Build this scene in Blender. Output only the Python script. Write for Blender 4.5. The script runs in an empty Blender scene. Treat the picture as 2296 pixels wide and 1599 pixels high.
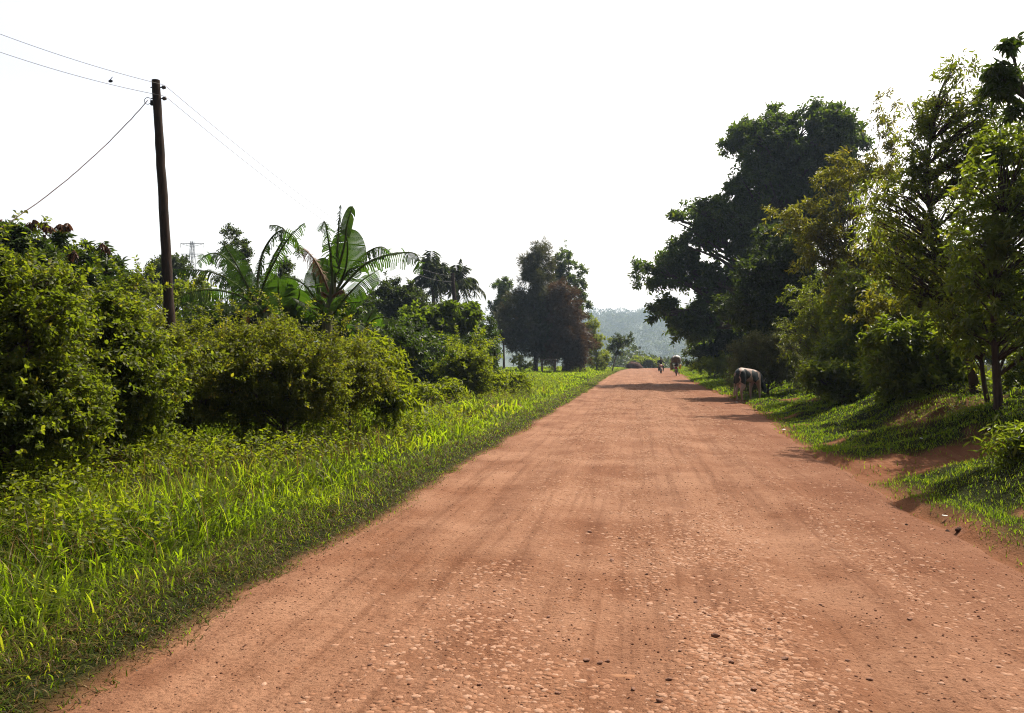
import bpy, math, random
import numpy as np
from mathutils import Vector, Matrix, Quaternion

# ------------------------------------------------------------------ camera, sky, sun
SC = bpy.context.scene
COL = SC.collection
PW, PH, F = 2296.0, 1599.0, 1786.0          # the picture frame the measurements were taken in
YAW, PITCH, CAMH = math.radians(8.97), math.radians(0.27), 1.70
cam = bpy.data.objects.new('camera', bpy.data.cameras.new('camera'))
COL.objects.link(cam)
cam.data.sensor_width = 36.0
cam.data.lens = 36.0 * F / PW
cam.data.clip_start = 0.1
cam.data.clip_end = 8000
cam.location = (0, 0, CAMH)
cam.rotation_euler = (math.radians(90) + PITCH, 0, YAW)
SC.camera = cam

SUN_AZ, SUN_EL = math.radians(34), math.radians(55)     # azimuth measured from the road direction (+Y) to the right (+X)
SUNV = Vector((math.sin(SUN_AZ) * math.cos(SUN_EL), math.cos(SUN_AZ) * math.cos(SUN_EL), math.sin(SUN_EL)))
w = bpy.data.worlds.new("World"); SC.world = w; w.use_nodes = True
nt = w.node_tree
sky = nt.nodes.new('ShaderNodeTexSky'); sky.sky_type = 'NISHITA'; sky.sun_disc = False
sky.sun_elevation = SUN_EL; sky.sun_rotation = SUN_AZ
sky.air_density = 1.0; sky.dust_density = 10.0; sky.ozone_density = 1.0
hz = nt.nodes.new('ShaderNodeMix'); hz.data_type = 'RGBA'; hz.blend_type = 'ADD'      # milky overexposed morning haze, thick at the horizon and on the sunny side
hz.inputs[0].default_value = 1.0; hz.inputs[7].default_value = (1.5, 1.35, 1.15, 1)
nt.links.new(sky.outputs[0], hz.inputs[6])
tcw = nt.nodes.new('ShaderNodeTexCoord'); sx = nt.nodes.new('ShaderNodeSeparateXYZ'); nt.links.new(tcw.outputs['Generated'], sx.inputs[0])
rz_ = nt.nodes.new('ShaderNodeMapRange'); rz_.interpolation_type = 'SMOOTHSTEP'; nt.links.new(sx.outputs['Z'], rz_.inputs[0])
for k, v in ((1, .40), (2, .72), (3, 1.0), (4, .36)): rz_.inputs[k].default_value = v
ry_ = nt.nodes.new('ShaderNodeMapRange'); ry_.interpolation_type = 'SMOOTHSTEP'; nt.links.new(sx.outputs['Y'], ry_.inputs[0])
for k, v in ((1, -.25), (2, .35), (3, .38), (4, 1.0)): ry_.inputs[k].default_value = v
mm = nt.nodes.new('ShaderNodeMath'); mm.operation = 'MULTIPLY'; nt.links.new(rz_.outputs[0], mm.inputs[0]); nt.links.new(ry_.outputs[0], mm.inputs[1])
rh_ = nt.nodes.new('ShaderNodeMapRange'); nt.links.new(sx.outputs['Z'], rh_.inputs[0])
for k, v in ((1, .0), (2, .30), (3, 1.75), (4, 1.0)): rh_.inputs[k].default_value = v
m2_ = nt.nodes.new('ShaderNodeMath'); m2_.operation = 'MULTIPLY'; nt.links.new(mm.outputs[0], m2_.inputs[0]); nt.links.new(rh_.outputs[0], m2_.inputs[1]); mm = m2_
hm = nt.nodes.new('ShaderNodeMix'); hm.data_type = 'RGBA'; hm.blend_type = 'MULTIPLY'; hm.inputs[0].default_value = 1.0
nt.links.new(hz.outputs[2], hm.inputs[6]); nt.links.new(mm.outputs[0], hm.inputs[7])
nt.links.new(hm.outputs[2], nt.nodes['Background'].inputs[0])
nt.nodes['Background'].inputs[1].default_value = 0.15
sl = bpy.data.lights.new('sun', 'SUN'); sl.energy = 5.0; sl.angle = math.radians(0.5); sl.color = (1.0, 0.93, 0.82)
so = bpy.data.objects.new('sun', sl); COL.objects.link(so)
so.rotation_euler = SUNV.to_track_quat('Z', 'Y').to_euler()
so.location = (0, 0, 60)
SC.view_settings.view_transform = 'Standard'; SC.view_settings.look = 'None'
SC.view_settings.gamma = 1.0; SC.view_settings.exposure = 0.85
SC.render.engine = 'CYCLES'
cy = SC.cycles
cy.max_bounces = 6; cy.diffuse_bounces = 3; cy.glossy_bounces = 2; cy.transmission_bounces = 4
cy.transparent_max_bounces = 4; cy.volume_bounces = 0; cy.sample_clamp_indirect = 6.0
SC.cycles.filter_width = 1.1
SC.cycles.use_denoising = True; SC.cycles.denoising_prefilter = 'NONE'; SC.cycles.denoising_input_passes = 'RGB_ALBEDO_NORMAL'

# ------------------------------------------------------------------ helpers
cq = Matrix.Rotation(YAW, 3, 'Z')
FWD = np.array(cq @ Vector((0, math.cos(PITCH), math.sin(PITCH))))
RGT = np.array(cq @ Vector((1, 0, 0)))
UPV = np.array(cq @ Vector((0, -math.sin(PITCH), math.cos(PITCH))))
CAM = np.array([0, 0, CAMH])
def W(px, py, d):
    """world point that lies d metres in front of the camera and projects to (px, py)"""
    return CAM + d * (FWD + (px - PW / 2) / F * RGT + (PH / 2 - py) / F * UPV)

def vn(x, y, s, seed=0):
    """smooth 2-D value noise in 0..1"""
    x = np.asarray(x, float) / s; y = np.asarray(y, float) / s
    xi = np.floor(x).astype(np.int64); yi = np.floor(y).astype(np.int64)
    fx = x - xi; fy = y - yi
    fx = fx * fx * (3 - 2 * fx); fy = fy * fy * (3 - 2 * fy)
    def h(a, b):
        n = (a * 374761393 + b * 668265263 + seed * 1442695041) & 0xffffffff
        n = ((n ^ (n >> 13)) * 1274126177) & 0xffffffff
        return ((n ^ (n >> 16)) & 0xffff) / 65535.0
    return (h(xi, yi) * (1 - fx) + h(xi + 1, yi) * fx) * (1 - fy) + (h(xi, yi + 1) * (1 - fx) + h(xi + 1, yi + 1) * fx) * fy
def sm(a, b, x):
    t = np.clip((np.asarray(x, float) - a) / (b - a), 0, 1)
    return t * t * (3 - 2 * t)

def xl(y):      # left road edge
    return -2.68 + 0.16 * (vn(y, 0, 1.7, 3) - .5) + 0.10 * (vn(y, 0, .5, 4) - .5) + 0.25 * sm(60, 120, y) + 2.2 * sm(110, 175, y)
def xr(y):      # right road edge
    return 3.0 + 1.0 * sm(11, 34, y) + 0.5 * sm(60, 100, y) + 0.22 * (vn(y, 9, 1.9, 5) - .5) + 0.14 * (vn(y, 0, .5, 6) - .5) + 3.5 * sm(110, 175, y)
def ramp(y):    # the bare footpath that climbs the right bank
    return np.exp(-((np.asarray(y, float) - 12.9) / 1.2) ** 2)
def terrain(x, y):
    x = np.asarray(x, float); y = np.asarray(y, float)
    z = -26 * sm(150, 420, y) + .22 * sm(45, 78, y)
    el = xl(y) - x
    z = z + np.where(el > 0, 0.05 * sm(0, .5, el) + 0.12 * sm(1.0, 6.0, el) + 0.22 * (vn(x, y, 1.6, 11) - .5) * sm(.4, 2, el), 0)
    er = x - xr(y)
    H = 0.95 + 0.35 * (vn(x, y, 3.1, 12) - .5) - 0.45 * sm(22, 34, y) + 0.25 * sm(60, 80, y)
    wdt = 2.6
    rp = ramp(y)
    bank = H * (.30 * sm(0.1, 2.0, er) + .78 * sm(1.7, 4.0, er)) * (1 - rp) + rp * 0.75 * sm(1.0, 5.0, er)
    bank = bank + 0.42 * np.exp(-((y - 9.4) / 2.2) ** 2) * sm(.8, 3.0, er)
    bank = bank + (0.26 * (vn(x, y, .9, 13) - .5) + .15 * (vn(x, y, .35, 14) - .5)) * sm(.3, 1.2, er) * (1 - .7 * rp)
    bank = bank + .10 * sm(.12, .22, er + .3 * (vn(x, y, .6, 15) - .5)) * sm(.35, .6, vn(x, y, 2.3, 16))
    z = z + np.where(er > 0, bank, 0)
    inr = (el < 0) & (er < 0)
    c = (x - 0.3) / 3.2
    z = z + np.where(inr, 0.0, 0)
    return z
def tz(x, y): return float(terrain(np.array([x]), np.array([y]))[0])
def ground(px, py):
    """terrain point under a picture position"""
    d = 3.0
    while d < 300:
        p = W(px, py, d)
        if p[2] <= tz(p[0], p[1]): break
        d *= 1.005
    return np.array([p[0], p[1], tz(p[0], p[1])])

def link(o, parent=None):
    COL.objects.link(o)
    if parent is not None: o.parent = parent
    return o
def tag(o, label=None, cat=None, group=None, kind=None):
    if label: o['label'] = label
    if cat: o['category'] = cat
    if group: o['group'] = group
    if kind: o['kind'] = kind
    return o
def empty(name, loc, rz=0.0):
    o = bpy.data.objects.new(name, None); o.empty_display_size = .3
    o.location = tuple(loc); o.rotation_euler = (0, 0, rz)
    return link(o)
def quads(name, V, Fq, mat, parent=None, rnd=None, smooth=False, vattr=None):
    """one mesh object out of numpy vertices and quad faces"""
    V = np.ascontiguousarray(V, np.float32); Fq = np.ascontiguousarray(Fq, np.int32)
    me = bpy.data.meshes.new(name)
    n = len(Fq)
    me.vertices.add(len(V)); me.vertices.foreach_set('co', V.ravel())
    me.loops.add(n * 4); me.loops.foreach_set('vertex_index', Fq.ravel())
    me.polygons.add(n); me.polygons.foreach_set('loop_start', np.arange(0, n * 4, 4, dtype=np.int32))
    if smooth: me.polygons.foreach_set('use_smooth', np.ones(n, bool))
    me.update(calc_edges=True)
    if rnd is not None:
        a = me.attributes.new('rnd', 'FLOAT', 'FACE'); a.data.foreach_set('value', np.ascontiguousarray(rnd, np.float32))
    for k, v in (vattr or {}).items():
        a = me.attributes.new(k, 'FLOAT', 'POINT'); a.data.foreach_set('value', np.ascontiguousarray(v, np.float32))
    me.materials.append(mat)
    return link(bpy.data.objects.new(name, me), parent)

class MB:
    """collects solid shapes for ONE mesh"""
    def __init__(s): s.v = []; s.f = []
    def add(s, v, f):
        o = len(s.v); s.v += [tuple(map(float, p)) for p in v]; s.f += [[i + o for i in q] for q in f]
    def box(s, c, size, rot=None, bev=0.15):
        sx, sy, sz = [q / 2 for q in size]; b = min(sx, sy, sz) * bev * 2
        R = rot or Matrix.Identity(3); v = []
        for z, k in ((-sz, 1), (-sz + b, 0), (sz - b, 0), (sz, 1)):
            i = b if k else 0
            X, Y = sx - i, sy - i
            bb = b
            for (x, y) in ((-X + bb, -Y), (X - bb, -Y), (X, -Y + bb), (X, Y - bb), (X - bb, Y), (-X + bb, Y), (-X, Y - bb), (-X, -Y + bb)):
                v.append(np.array(c) + np.array(R @ Vector((x, y, z))))
        f = [list(range(7, -1, -1)), list(range(24, 32))]
        for r in range(3):
            for k in range(8): f.append([r * 8 + k, r * 8 + (k + 1) % 8, r * 8 + 8 + (k + 1) % 8, r * 8 + 8 + k])
        s.add(v, f)
    def tube(s, pts, rad, n=8, caps=True, squash=None):
        pts = [np.array(p, float) for p in pts]; m = len(pts)
        if np.isscalar(rad): rad = [rad] * m
        v = []; f = []; u = None
        for i, p in enumerate(pts):
            t = pts[min(i + 1, m - 1)] - pts[max(i - 1, 0)]; t = t / (np.linalg.norm(t) + 1e-9)
            if u is None:
                u = np.cross(t, [0, 0, 1] if abs(t[2]) < .9 else [1, 0, 0])
            u = u - t * np.dot(u, t); u /= np.linalg.norm(u) + 1e-9
            b = np.cross(t, u)
            for k in range(n):
                a = 2 * math.pi * k / n
                v.append(p + rad[i] * (math.cos(a) * u + math.sin(a) * b))
        for i in range(m - 1):
            for k in range(n):
                f.append([i * n + k, i * n + (k + 1) % n, (i + 1) * n + (k + 1) % n, (i + 1) * n + k])
        if caps:
            f.append(list(range(n - 1, -1, -1))); f.append([(m - 1) * n + k for k in range(n)])
        s.add(v, f)
    def ball(s, c, r, nu=12, nv=8, rot=None):
        r = np.array(r if not np.isscalar(r) else (r, r, r), float); R = rot or Matrix.Identity(3)
        v = []; f = []
        for j in range(1, nv):
            th = math.pi * j / nv
            for i in range(nu):
                ph = 2 * math.pi * i / nu
                v.append(np.array(c) + np.array(R @ Vector((r[0] * math.sin(th) * math.cos(ph), r[1] * math.sin(th) * math.sin(ph), r[2] * math.cos(th)))))
        for j in range(nv - 2):
            for i in range(nu): f.append([j * nu + i, (j + 1) * nu + i, (j + 1) * nu + (i + 1) % nu, j * nu + (i + 1) % nu])
        f.append([i for i in range(nu)]); f.append([(nv - 2) * nu + i for i in range(nu - 1, -1, -1)])
        s.add(v, f)
    def torus(s, c, R, r, axis='Y', n=24, m=8):
        v = []; f = []
        for i in range(n):
            a = 2 * math.pi * i / n
            for j in range(m):
                b = 2 * math.pi * j / m
                q = R + r * math.cos(b)
                p = {'Y': (q * math.cos(a), r * math.sin(b), q * math.sin(a)), 'Z': (q * math.cos(a), q * math.sin(a), r * math.sin(b)), 'X': (r * math.sin(b), q * math.cos(a), q * math.sin(a))}[axis]
                v.append(np.array(c) + np.array(p))
        for i in range(n):
            for j in range(m): f.append([i * m + j, i * m + (j + 1) % m, ((i + 1) % n) * m + (j + 1) % m, ((i + 1) % n) * m + j])
        s.add(v, f)
    def build(s, name, mat, parent=None, smooth=True):
        me = bpy.data.meshes.new(name); me.from_pydata(s.v, [], s.f)
        if smooth: me.polygons.foreach_set('use_smooth', np.ones(len(me.polygons), bool))
        me.materials.append(mat); me.validate(); me.update()
        if smooth and len(s.f) < 60000: me.set_sharp_from_angle(angle=math.radians(50))
        return link(bpy.data.objects.new(name, me), parent)

# ------------------------------------------------------------------ materials
def newmat(name):
    m = bpy.data.materials.new(name); m.use_nodes = True
    return m, m.node_tree, m.node_tree.nodes['Principled BSDF']
def N(nt, t, **k):
    n = nt.nodes.new(t)
    for a, b in k.items(): setattr(n, a, b)
    return n
def mixc(nt, fac, a, b, blend='MIX'):
    n = nt.nodes.new('ShaderNodeMix'); n.data_type = 'RGBA'; n.blend_type = blend
    for i, x in ((0, fac), (6, a), (7, b)):
        if isinstance(x, (int, float)): n.inputs[i].default_value = x
        elif isinstance(x, tuple): n.inputs[i].default_value = (*x, 1)
        else: nt.links.new(x, n.inputs[i])
    return n.outputs[2]
def ramp_node(nt, src, stops):
    r = nt.nodes.new('ShaderNodeValToRGB')
    e = r.color_ramp.elements
    while len(e) < len(stops): e.new(0.5)
    for q, (p, c) in zip(e, stops):
        q.position = p; q.color = (*c, 1) if isinstance(c, tuple) else (c, c, c, 1)
    nt.links.new(src, r.inputs[0])
    return r.outputs[0]
def noise(nt, vec, scale, detail=4, rough=.55, typ='3D'):
    n = nt.nodes.new('ShaderNodeTexNoise'); n.inputs['Scale'].default_value = scale
    n.inputs['Detail'].default_value = detail; n.inputs['Roughness'].default_value = rough
    if vec is not None: nt.links.new(vec, n.inputs['Vector'])
    return n.outputs[0]
LEAFK = (.74, .62, .42)
def leafmat(name, a, b, c=None, tr=.45, tcol=None, rough=.5, spec=.2):
    """two-sided leaf: reflecting and letting light through; a..b..c = colour spread from leaf to leaf"""
    m, nt, p = newmat(name)
    a, b, c = [tuple(q * k for q, k in zip(x, LEAFK)) if x else x for x in (a, b, c)]
    at = N(nt, 'ShaderNodeAttribute', attribute_name='rnd')
    stops = [(0.0, a), (0.72, b), (1.0, c or b)]
    col = ramp_node(nt, at.outputs['Fac'], stops)
    nt.links.new(col, p.inputs['Base Color'])
    p.inputs['Roughness'].default_value = rough
    p.inputs['Specular IOR Level'].default_value = spec
    t = N(nt, 'ShaderNodeBsdfTranslucent')
    tc = mixc(nt, 1.0, col, tcol or (3.0, 3.2, .9), 'MULTIPLY')
    nt.links.new(tc, t.inputs[0])
    ms = N(nt, 'ShaderNodeMixShader'); ms.inputs[0].default_value = tr
    nt.links.new(p.outputs[0], ms.inputs[1]); nt.links.new(t.outputs[0], ms.inputs[2])
    nt.links.new(ms.outputs[0], nt.nodes['Material Output'].inputs[0])
    return m
def plain(name, col, rough=.6, metal=0.0, var=.25, scale=12.0, bump=0.0, spec=.4):
    m, nt, p = newmat(name)
    tc = N(nt, 'ShaderNodeTexCoord')
    n = noise(nt, tc.outputs['Object'], scale, 5)
    lo = tuple(q * (1 - var) for q in col); hi = tuple(min(1, q * (1 + var)) for q in col)
    nt.links.new(ramp_node(nt, n, [(.3, lo), (.7, hi)]), p.inputs['Base Color'])
    p.inputs['Roughness'].default_value = rough; p.inputs['Metallic'].default_value = metal
    p.inputs['Specular IOR Level'].default_value = spec
    if bump:
        b = N(nt, 'ShaderNodeBump'); b.inputs['Strength'].default_value = bump; b.inputs['Distance'].default_value = .02
        nt.links.new(n, b.inputs['Height']); nt.links.new(b.outputs[0], p.inputs['Normal'])
    return m
def barkmat(name, a, b):
    m, nt, p = newmat(name)
    tc = N(nt, 'ShaderNodeTexCoord'); mp = N(nt, 'ShaderNodeMapping'); mp.inputs['Scale'].default_value = (14, 14, 2.2)
    nt.links.new(tc.outputs['Object'], mp.inputs[0])
    n = noise(nt, mp.outputs[0], 1.6, 6, .65)
    nt.links.new(ramp_node(nt, n, [(.3, a), (.7, b)]), p.inputs['Base Color']); p.inputs['Roughness'].default_value = .9
    p.inputs['Specular IOR Level'].default_value = .15
    bp = N(nt, 'ShaderNodeBump'); bp.inputs['Strength'].default_value = .8; bp.inputs['Distance'].default_value = .02
    nt.links.new(n, bp.inputs['Height']); nt.links.new(bp.outputs[0], p.inputs['Normal'])
    return m

BARK = barkmat('bark', (.035, .025, .02), (.12, .09, .07))
BARKR = barkmat('reddish_bark', (.022, .014, .011), (.075, .048, .035))
M = dict(
    bush=leafmat('bush_leaf', (.038, .07, .016), (.105, .145, .03), (.23, .21, .06), .52),
    hedge=leafmat('hedge_leaf', (.045, .07, .017), (.115, .145, .032), (.25, .2, .07), .5),
    mango=leafmat('mango_leaf', (.02, .045, .014), (.05, .09, .025), (.08, .12, .03), .3, rough=.35),
    newleaf=leafmat('young_mango_leaf', (.085, .045, .03), (.15, .08, .055), (.2, .13, .08), .3, (1.6, 1.3, 1.0)),
    pale=leafmat('pale_leaf', (.085, .125, .028), (.15, .20, .05), None, .5),
    dark=leafmat('dark_leaf', (.02, .036, .013), (.045, .075, .025), (.08, .11, .03), .32),
    big=leafmat('canopy_leaf', (.025, .05, .015), (.06, .105, .028), (.12, .15, .04), .40, spec=.3),
    conif=leafmat('conifer_leaf', (.032, .045, .02), (.07, .08, .038), (.12, .10, .06), .36, (2.0, 2.1, 1.2)),
    rusty=leafmat('rusty_conifer_leaf', (.05, .042, .024), (.095, .07, .042), (.14, .095, .06), .34, (1.5, 1.2, .9)),
    bright=leafmat('bright_broad_leaf', (.045, .08, .014), (.09, .145, .024), (.13, .19, .04), .42),
    coffee=leafmat('glossy_dark_leaf', (.016, .038, .010), (.045, .082, .02), (.07, .12, .03), .32, rough=.45, spec=.22),
    feather=leafmat('feathery_leaf', (.045, .072, .014), (.10, .135, .028), (.22, .2, .06), .52, rough=.4, spec=.35),
    yellow=leafmat('yellowish_leaf', (.05, .065, .018), (.115, .125, .032), (.24, .2, .07), .5, rough=.4, spec=.35),
    fine=leafmat('fine_leaf', (.05, .08, .016), (.10, .145, .03), (.2, .2, .06), .52, rough=.4, spec=.35),
    silver=leafmat('greyish_leaf', (.08, .10, .05), (.14, .165, .085), None, .35, (1.8, 2.0, 1.2)),
    weed=leafmat('weed_leaf', (.06, .098, .015), (.125, .172, .027), None, .5, (3.3, 3.4, .8)),
    banana=leafmat('banana_leaf', (.025, .052, .014), (.05, .088, .024), (.09, .10, .03), .40, (2.4, 3.4, .8), rough=.5, spec=.15),
    bananadry=leafmat('dry_banana_leaf', (.12, .065, .03), (.2, .12, .06), None, .35, (1.5, 1.2, .8)),
    grass=leafmat('grass_blade', (.064, .108, .015), (.14, .205, .026), (.2, .22, .06), .58, (3.2, 3.6, .8), spec=.12),
    turf=leafmat('short_turf', (.045, .085, .014), (.095, .15, .024), (.14, .15, .045), .55, (3.1, 3.5, .8), spec=.08),
    dry=leafmat('dry_grass', (.05, .042, .016), (.09, .068, .03), (.28, .22, .13), .35, (1.6, 1.5, 1.0), spec=.12),
    far=leafmat('far_leaf', (.03, .05, .022), (.06, .085, .04), (.09, .12, .06), .3),
)

# ------------------------------------------------------------------ ground, road, hills, haze
def soil_nodes(nt, p):
    """red laterite: long wheel streaks, dusty paler patches, dark grit"""
    g = N(nt, 'ShaderNodeNewGeometry')
    mp = N(nt, 'ShaderNodeMapping'); mp.inputs['Scale'].default_value = (2.6, .16, 1); nt.links.new(g.outputs['Position'], mp.inputs[0])
    streak = noise(nt, mp.outputs[0], 1.0, 5, .6)
    patch = noise(nt, g.outputs['Position'], .7, 5, .6)
    fine = noise(nt, g.outputs['Position'], 38, 6, .7)
    mp2 = N(nt, 'ShaderNodeMapping'); mp2.inputs['Scale'].default_value = (9, .22, 1); nt.links.new(g.outputs['Position'], mp2.inputs[0])
    st2 = noise(nt, mp2.outputs[0], 1.0, 7, .62)
    c = ramp_node(nt, streak, [(.3, (.105, .041, .019)), (.52, (.165, .071, .035)), (.74, (.240, .120, .067))])
    c = mixc(nt, ramp_node(nt, patch, [(.36, 0.0), (.64, .8)]), c, (.285, .152, .091))
    c = mixc(nt, ramp_node(nt, st2, [(.33, .5), (.5, 0.0)]), c, (.092, .034, .014))
    sep = N(nt, 'ShaderNodeSeparateXYZ'); nt.links.new(g.outputs['Position'], sep.inputs[0])
    side = N(nt, 'ShaderNodeMapRange'); side.inputs[1].default_value = 1.3; side.inputs[2].default_value = 2.8; nt.links.new(sep.outputs['X'], side.inputs[0])
    c = mixc(nt, side.outputs[0], c, mixc(nt, .45, c, (.13, .045, .019)))      # redder, softer soil along the right shoulder
    c = mixc(nt, ramp_node(nt, fine, [(.30, .8), (.5, 0.0)]), c, (.085, .032, .016))
    vor = N(nt, 'ShaderNodeTexVoronoi'); vor.inputs['Scale'].default_value = 26; nt.links.new(g.outputs['Position'], vor.inputs['Vector'])
    grit = ramp_node(nt, vor.outputs['Distance'], [(.10, 1.0), (.2, 0.0)])
    sel = ramp_node(nt, vor.outputs['Color'], [(.62, 0.0), (.66, 1.0)])
    gm = N(nt, 'ShaderNodeMath', operation='MULTIPLY'); nt.links.new(grit, gm.inputs[0]); nt.links.new(sel, gm.inputs[1])
    c = mixc(nt, gm.outputs[0], c, (.05, .022, .014))
    h = N(nt, 'ShaderNodeMath', operation='MULTIPLY_ADD'); nt.links.new(gm.outputs[0], h.inputs[0]); h.inputs[1].default_value = .6; nt.links.new(fine, h.inputs[2])
    mid = noise(nt, g.outputs['Position'], 9, 4, .6)
    h2 = N(nt, 'ShaderNodeMath', operation='MULTIPLY_ADD'); nt.links.new(mid, h2.inputs[0]); h2.inputs[1].default_value = 1.6; nt.links.new(h.outputs[0], h2.inputs[2])
    b = N(nt, 'ShaderNodeBump'); b.inputs['Strength'].default_value = .95; b.inputs['Distance'].default_value = .022
    nt.links.new(h2.outputs[0], b.inputs['Height'])
    p.inputs['Roughness'].default_value = .85; p.inputs['Specular IOR Level'].default_value = .07
    return c, b.outputs[0]
mroad, nt_, p_ = newmat('red_dirt_road')
c_, b_ = soil_nodes(nt_, p_); nt_.links.new(c_, p_.inputs['Base Color']); nt_.links.new(b_, p_.inputs['Normal'])
mgr, nt_, p_ = newmat('verge_ground')
c_, b_ = soil_nodes(nt_, p_)
gg = N(nt_, 'ShaderNodeNewGeometry'); at_ = N(nt_, 'ShaderNodeAttribute', attribute_name='bare')
gn = noise(nt_, gg.outputs['Position'], 5, 6, .65)
gc = ramp_node(nt_, gn, [(.35, (.010, .013, .004)), (.6, (.022, .025, .008)), (.8, (.045, .032, .014))])
p_.inputs['Specular IOR Level'].default_value = .03; p_.inputs['Roughness'].default_value = 1.0
nt_.links.new(mixc(nt_, at_.outputs['Fac'], gc, c_), p_.inputs['Base Color']); nt_.links.new(b_, p_.inputs['Normal'])

def bare_mask(x, y):
    er = x - xr(y); el = xl(y) - x
    rp = sm(.3, .75, ramp(y) + .5 * (vn(x, y, .7, 21) - .5)) * sm(-.2, .2, er) * (1 - sm(4.0, 5.2, er))
    edge = np.where(er > 0, 1 - sm(.0, .45 + .5 * vn(x, y, 1.1, 22), er), 0) + np.where(el > 0, 1 - sm(.0, .25, el), 0)
    spot = np.exp(-(((x + 5.2) / 1.0) ** 2 + ((y - 26.5) / 2.2) ** 2) * 1.6) + np.exp(-(((x + 4.3) / .7) ** 2 + ((y - 27.5) / 2) ** 2) * 1.6)
    mound = sm(.52, .66, vn(x, y, 1.5, 23)) * sm(1.5, 2.0, er) * (1 - sm(3.4, 4.0, er)) * sm(13.5, 14.5, y) * (1 - sm(18, 20, y)) * .4
    mound = mound + sm(.76, .84, vn(x, y, .8, 24)) * sm(.3, .6, er) * (1 - sm(2.0, 3.0, er)) * (y < 40)
    edge = edge + np.where((er <= 0) & (el <= 0), 1, 0)
    return np.clip(rp + edge + sm(.4, .8, spot) + mound, 0, 1)
def axis(parts):
    out = [np.arange(a, b, s) for a, b, s in parts]
    return np.concatenate(out)
def sheet(name, xs, ys, zf, mat, attrs=None):
    X, Y = np.meshgrid(xs, ys); nx, ny = len(xs), len(ys)
    x = X.ravel(); y = Y.ravel(); z = zf(x, y)
    i = np.arange(nx * ny).reshape(ny, nx)
    fq = np.stack([i[:-1, :-1], i[:-1, 1:], i[1:, 1:], i[1:, :-1]], -1).reshape(-1, 4)
    return quads(name, np.stack([x, y, z], 1), fq, mat, None, smooth=True, vattr={k: f(x, y) for k, f in (attrs or {}).items()})
gx = np.concatenate([[-2100, -1400, -1000, -700, -450, -300, -200], np.arange(-140, -40, 10), np.arange(-40, -12, 1.5), np.arange(-12, -4, .4), np.arange(-4, 9.6, .13), np.arange(9.6, 16, .5), np.arange(16, 40, 2), np.arange(40, 140, 10), [150, 200, 300, 450, 700, 1000, 1400, 2100]])
gy = np.concatenate([np.arange(-40, 2, 4), np.arange(2, 26, .16), np.arange(26, 60, .5), np.arange(60, 200, 2.5), np.arange(200, 460, 12), [480, 560, 700, 900, 1200, 1500, 1800, 2300, 2800]])
def ground_z(x, y):
    el = xl(y) - x; er = x - xr(y)
    inr = np.clip(np.minimum(-el, -er) / .25, 0, 1)
    return terrain(x, y) - .05 * inr - .012
tag(sheet('ground', gx, gy, ground_z, mgr, {'bare': bare_mask}), kind='structure')
def road_z(x, y):
    el = xl(y) - x; er = x - xr(y)
    out = np.maximum(el, er)
    rut = 0
    for c, wd, dp in ((-1.75, .26, .022), (-.1, .2, .02), (.25, .3, -.012), (1.35, .22, .03), (2.15, .25, .018), (-1.1, .22, -.014), (-2.2, .18, .016), (.75, .3, -.018)):
        cc = c + .25 * (vn(y, c * 7, 9, 31) - .5) + .10 * (vn(y, c * 5, 2.1, 32) - .5)
        rut = rut - dp * np.exp(-((x - cc) / wd) ** 2)
    z = terrain(x, y) + rut + .03 * (vn(x, y, 1.4, 33) - .5) + .016 * (vn(x, y, .35, 34) - .5) + .010 * (vn(x, y * .6, .12, 35) - .5)
    edge = sm(-.06, .30, out)
    return z * (1 - edge) + (terrain(x, y) - .06) * edge + .004
rx = np.concatenate([np.arange(-3.4, 4.2, .07), np.arange(4.2, 9.6, .35)])
ry = np.concatenate([np.arange(1.5, 12, .05), np.arange(12, 30, .12), np.arange(30, 80, .5), np.arange(80, 260, 2.0)])
tag(sheet('road', rx, ry, road_z, mroad), kind='structure')

mh, nt_, p_ = newmat('hill_ground')
gg = N(nt_, 'ShaderNodeNewGeometry'); nn = noise(nt_, gg.outputs['Position'], .02, 5)
nt_.links.new(ramp_node(nt_, nn, [(.35, (.03, .05, .02)), (.7, (.07, .09, .04))]), p_.inputs['Base Color']); p_.inputs['Roughness'].default_value = .95
def hill_z(x, y):
    t = sm(640, 1650, y + .10 * x)
    z = -34 + (104 + 26 * (vn(x, y, 400, 41) - .5) + 16 * (vn(x, 0, 190, 42) - .5)) * t
    return z - 20 * sm(1850, 2500, y)
tag(sheet('hills', np.arange(-2000, 2001, 40), np.arange(600, 2641, 34), hill_z, mh), kind='structure')

# ------------------------------------------------------------------ foliage machinery
def T_ovate():
    return np.array([(0, 0, 0), (.30, .5, .08), (.70, .36, .05), (1, 0, -.10), (.70, -.36, .05), (.30, -.5, .08)]), np.array([(0, 1, 2, 3), (0, 3, 4, 5)])
def T_diamond():
    return np.array([(0, 0, 0), (.45, .5, .07), (1, 0, -.06), (.45, -.5, .07)]), np.array([(0, 1, 2, 3)])
def T_lance():
    return np.array([(0, 0, 0), (.35, .5, .04), (.7, .38, -.06), (1, 0, -.24), (.7, -.38, -.06), (.35, -.5, .04)]), np.array([(0, 1, 2, 3), (0, 3, 4, 5)])
def T_pinnate(n=6):
    v = []; f = []
    for i in range(n):
        t = .14 + .86 * i / (n - 1)
        zz = -.35 * t * t
        for s in (-1, 1):
            o = len(v); ln = .5 * (1 - .35 * abs(t - .5) * 2)
            a = (t, s * .03, zz); tip = (t + .12, s * ln, zz - .10)
            m = ((a[0] + tip[0]) / 2, (a[1] + tip[1]) / 2, (a[2] + tip[2]) / 2 + .02)
            v += [a, (m[0] + .065, m[1], m[2]), tip, (m[0] - .065, m[1], m[2])]
            f.append((o, o + 1, o + 2, o + 3))
    return np.array(v), np.array(f)
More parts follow.
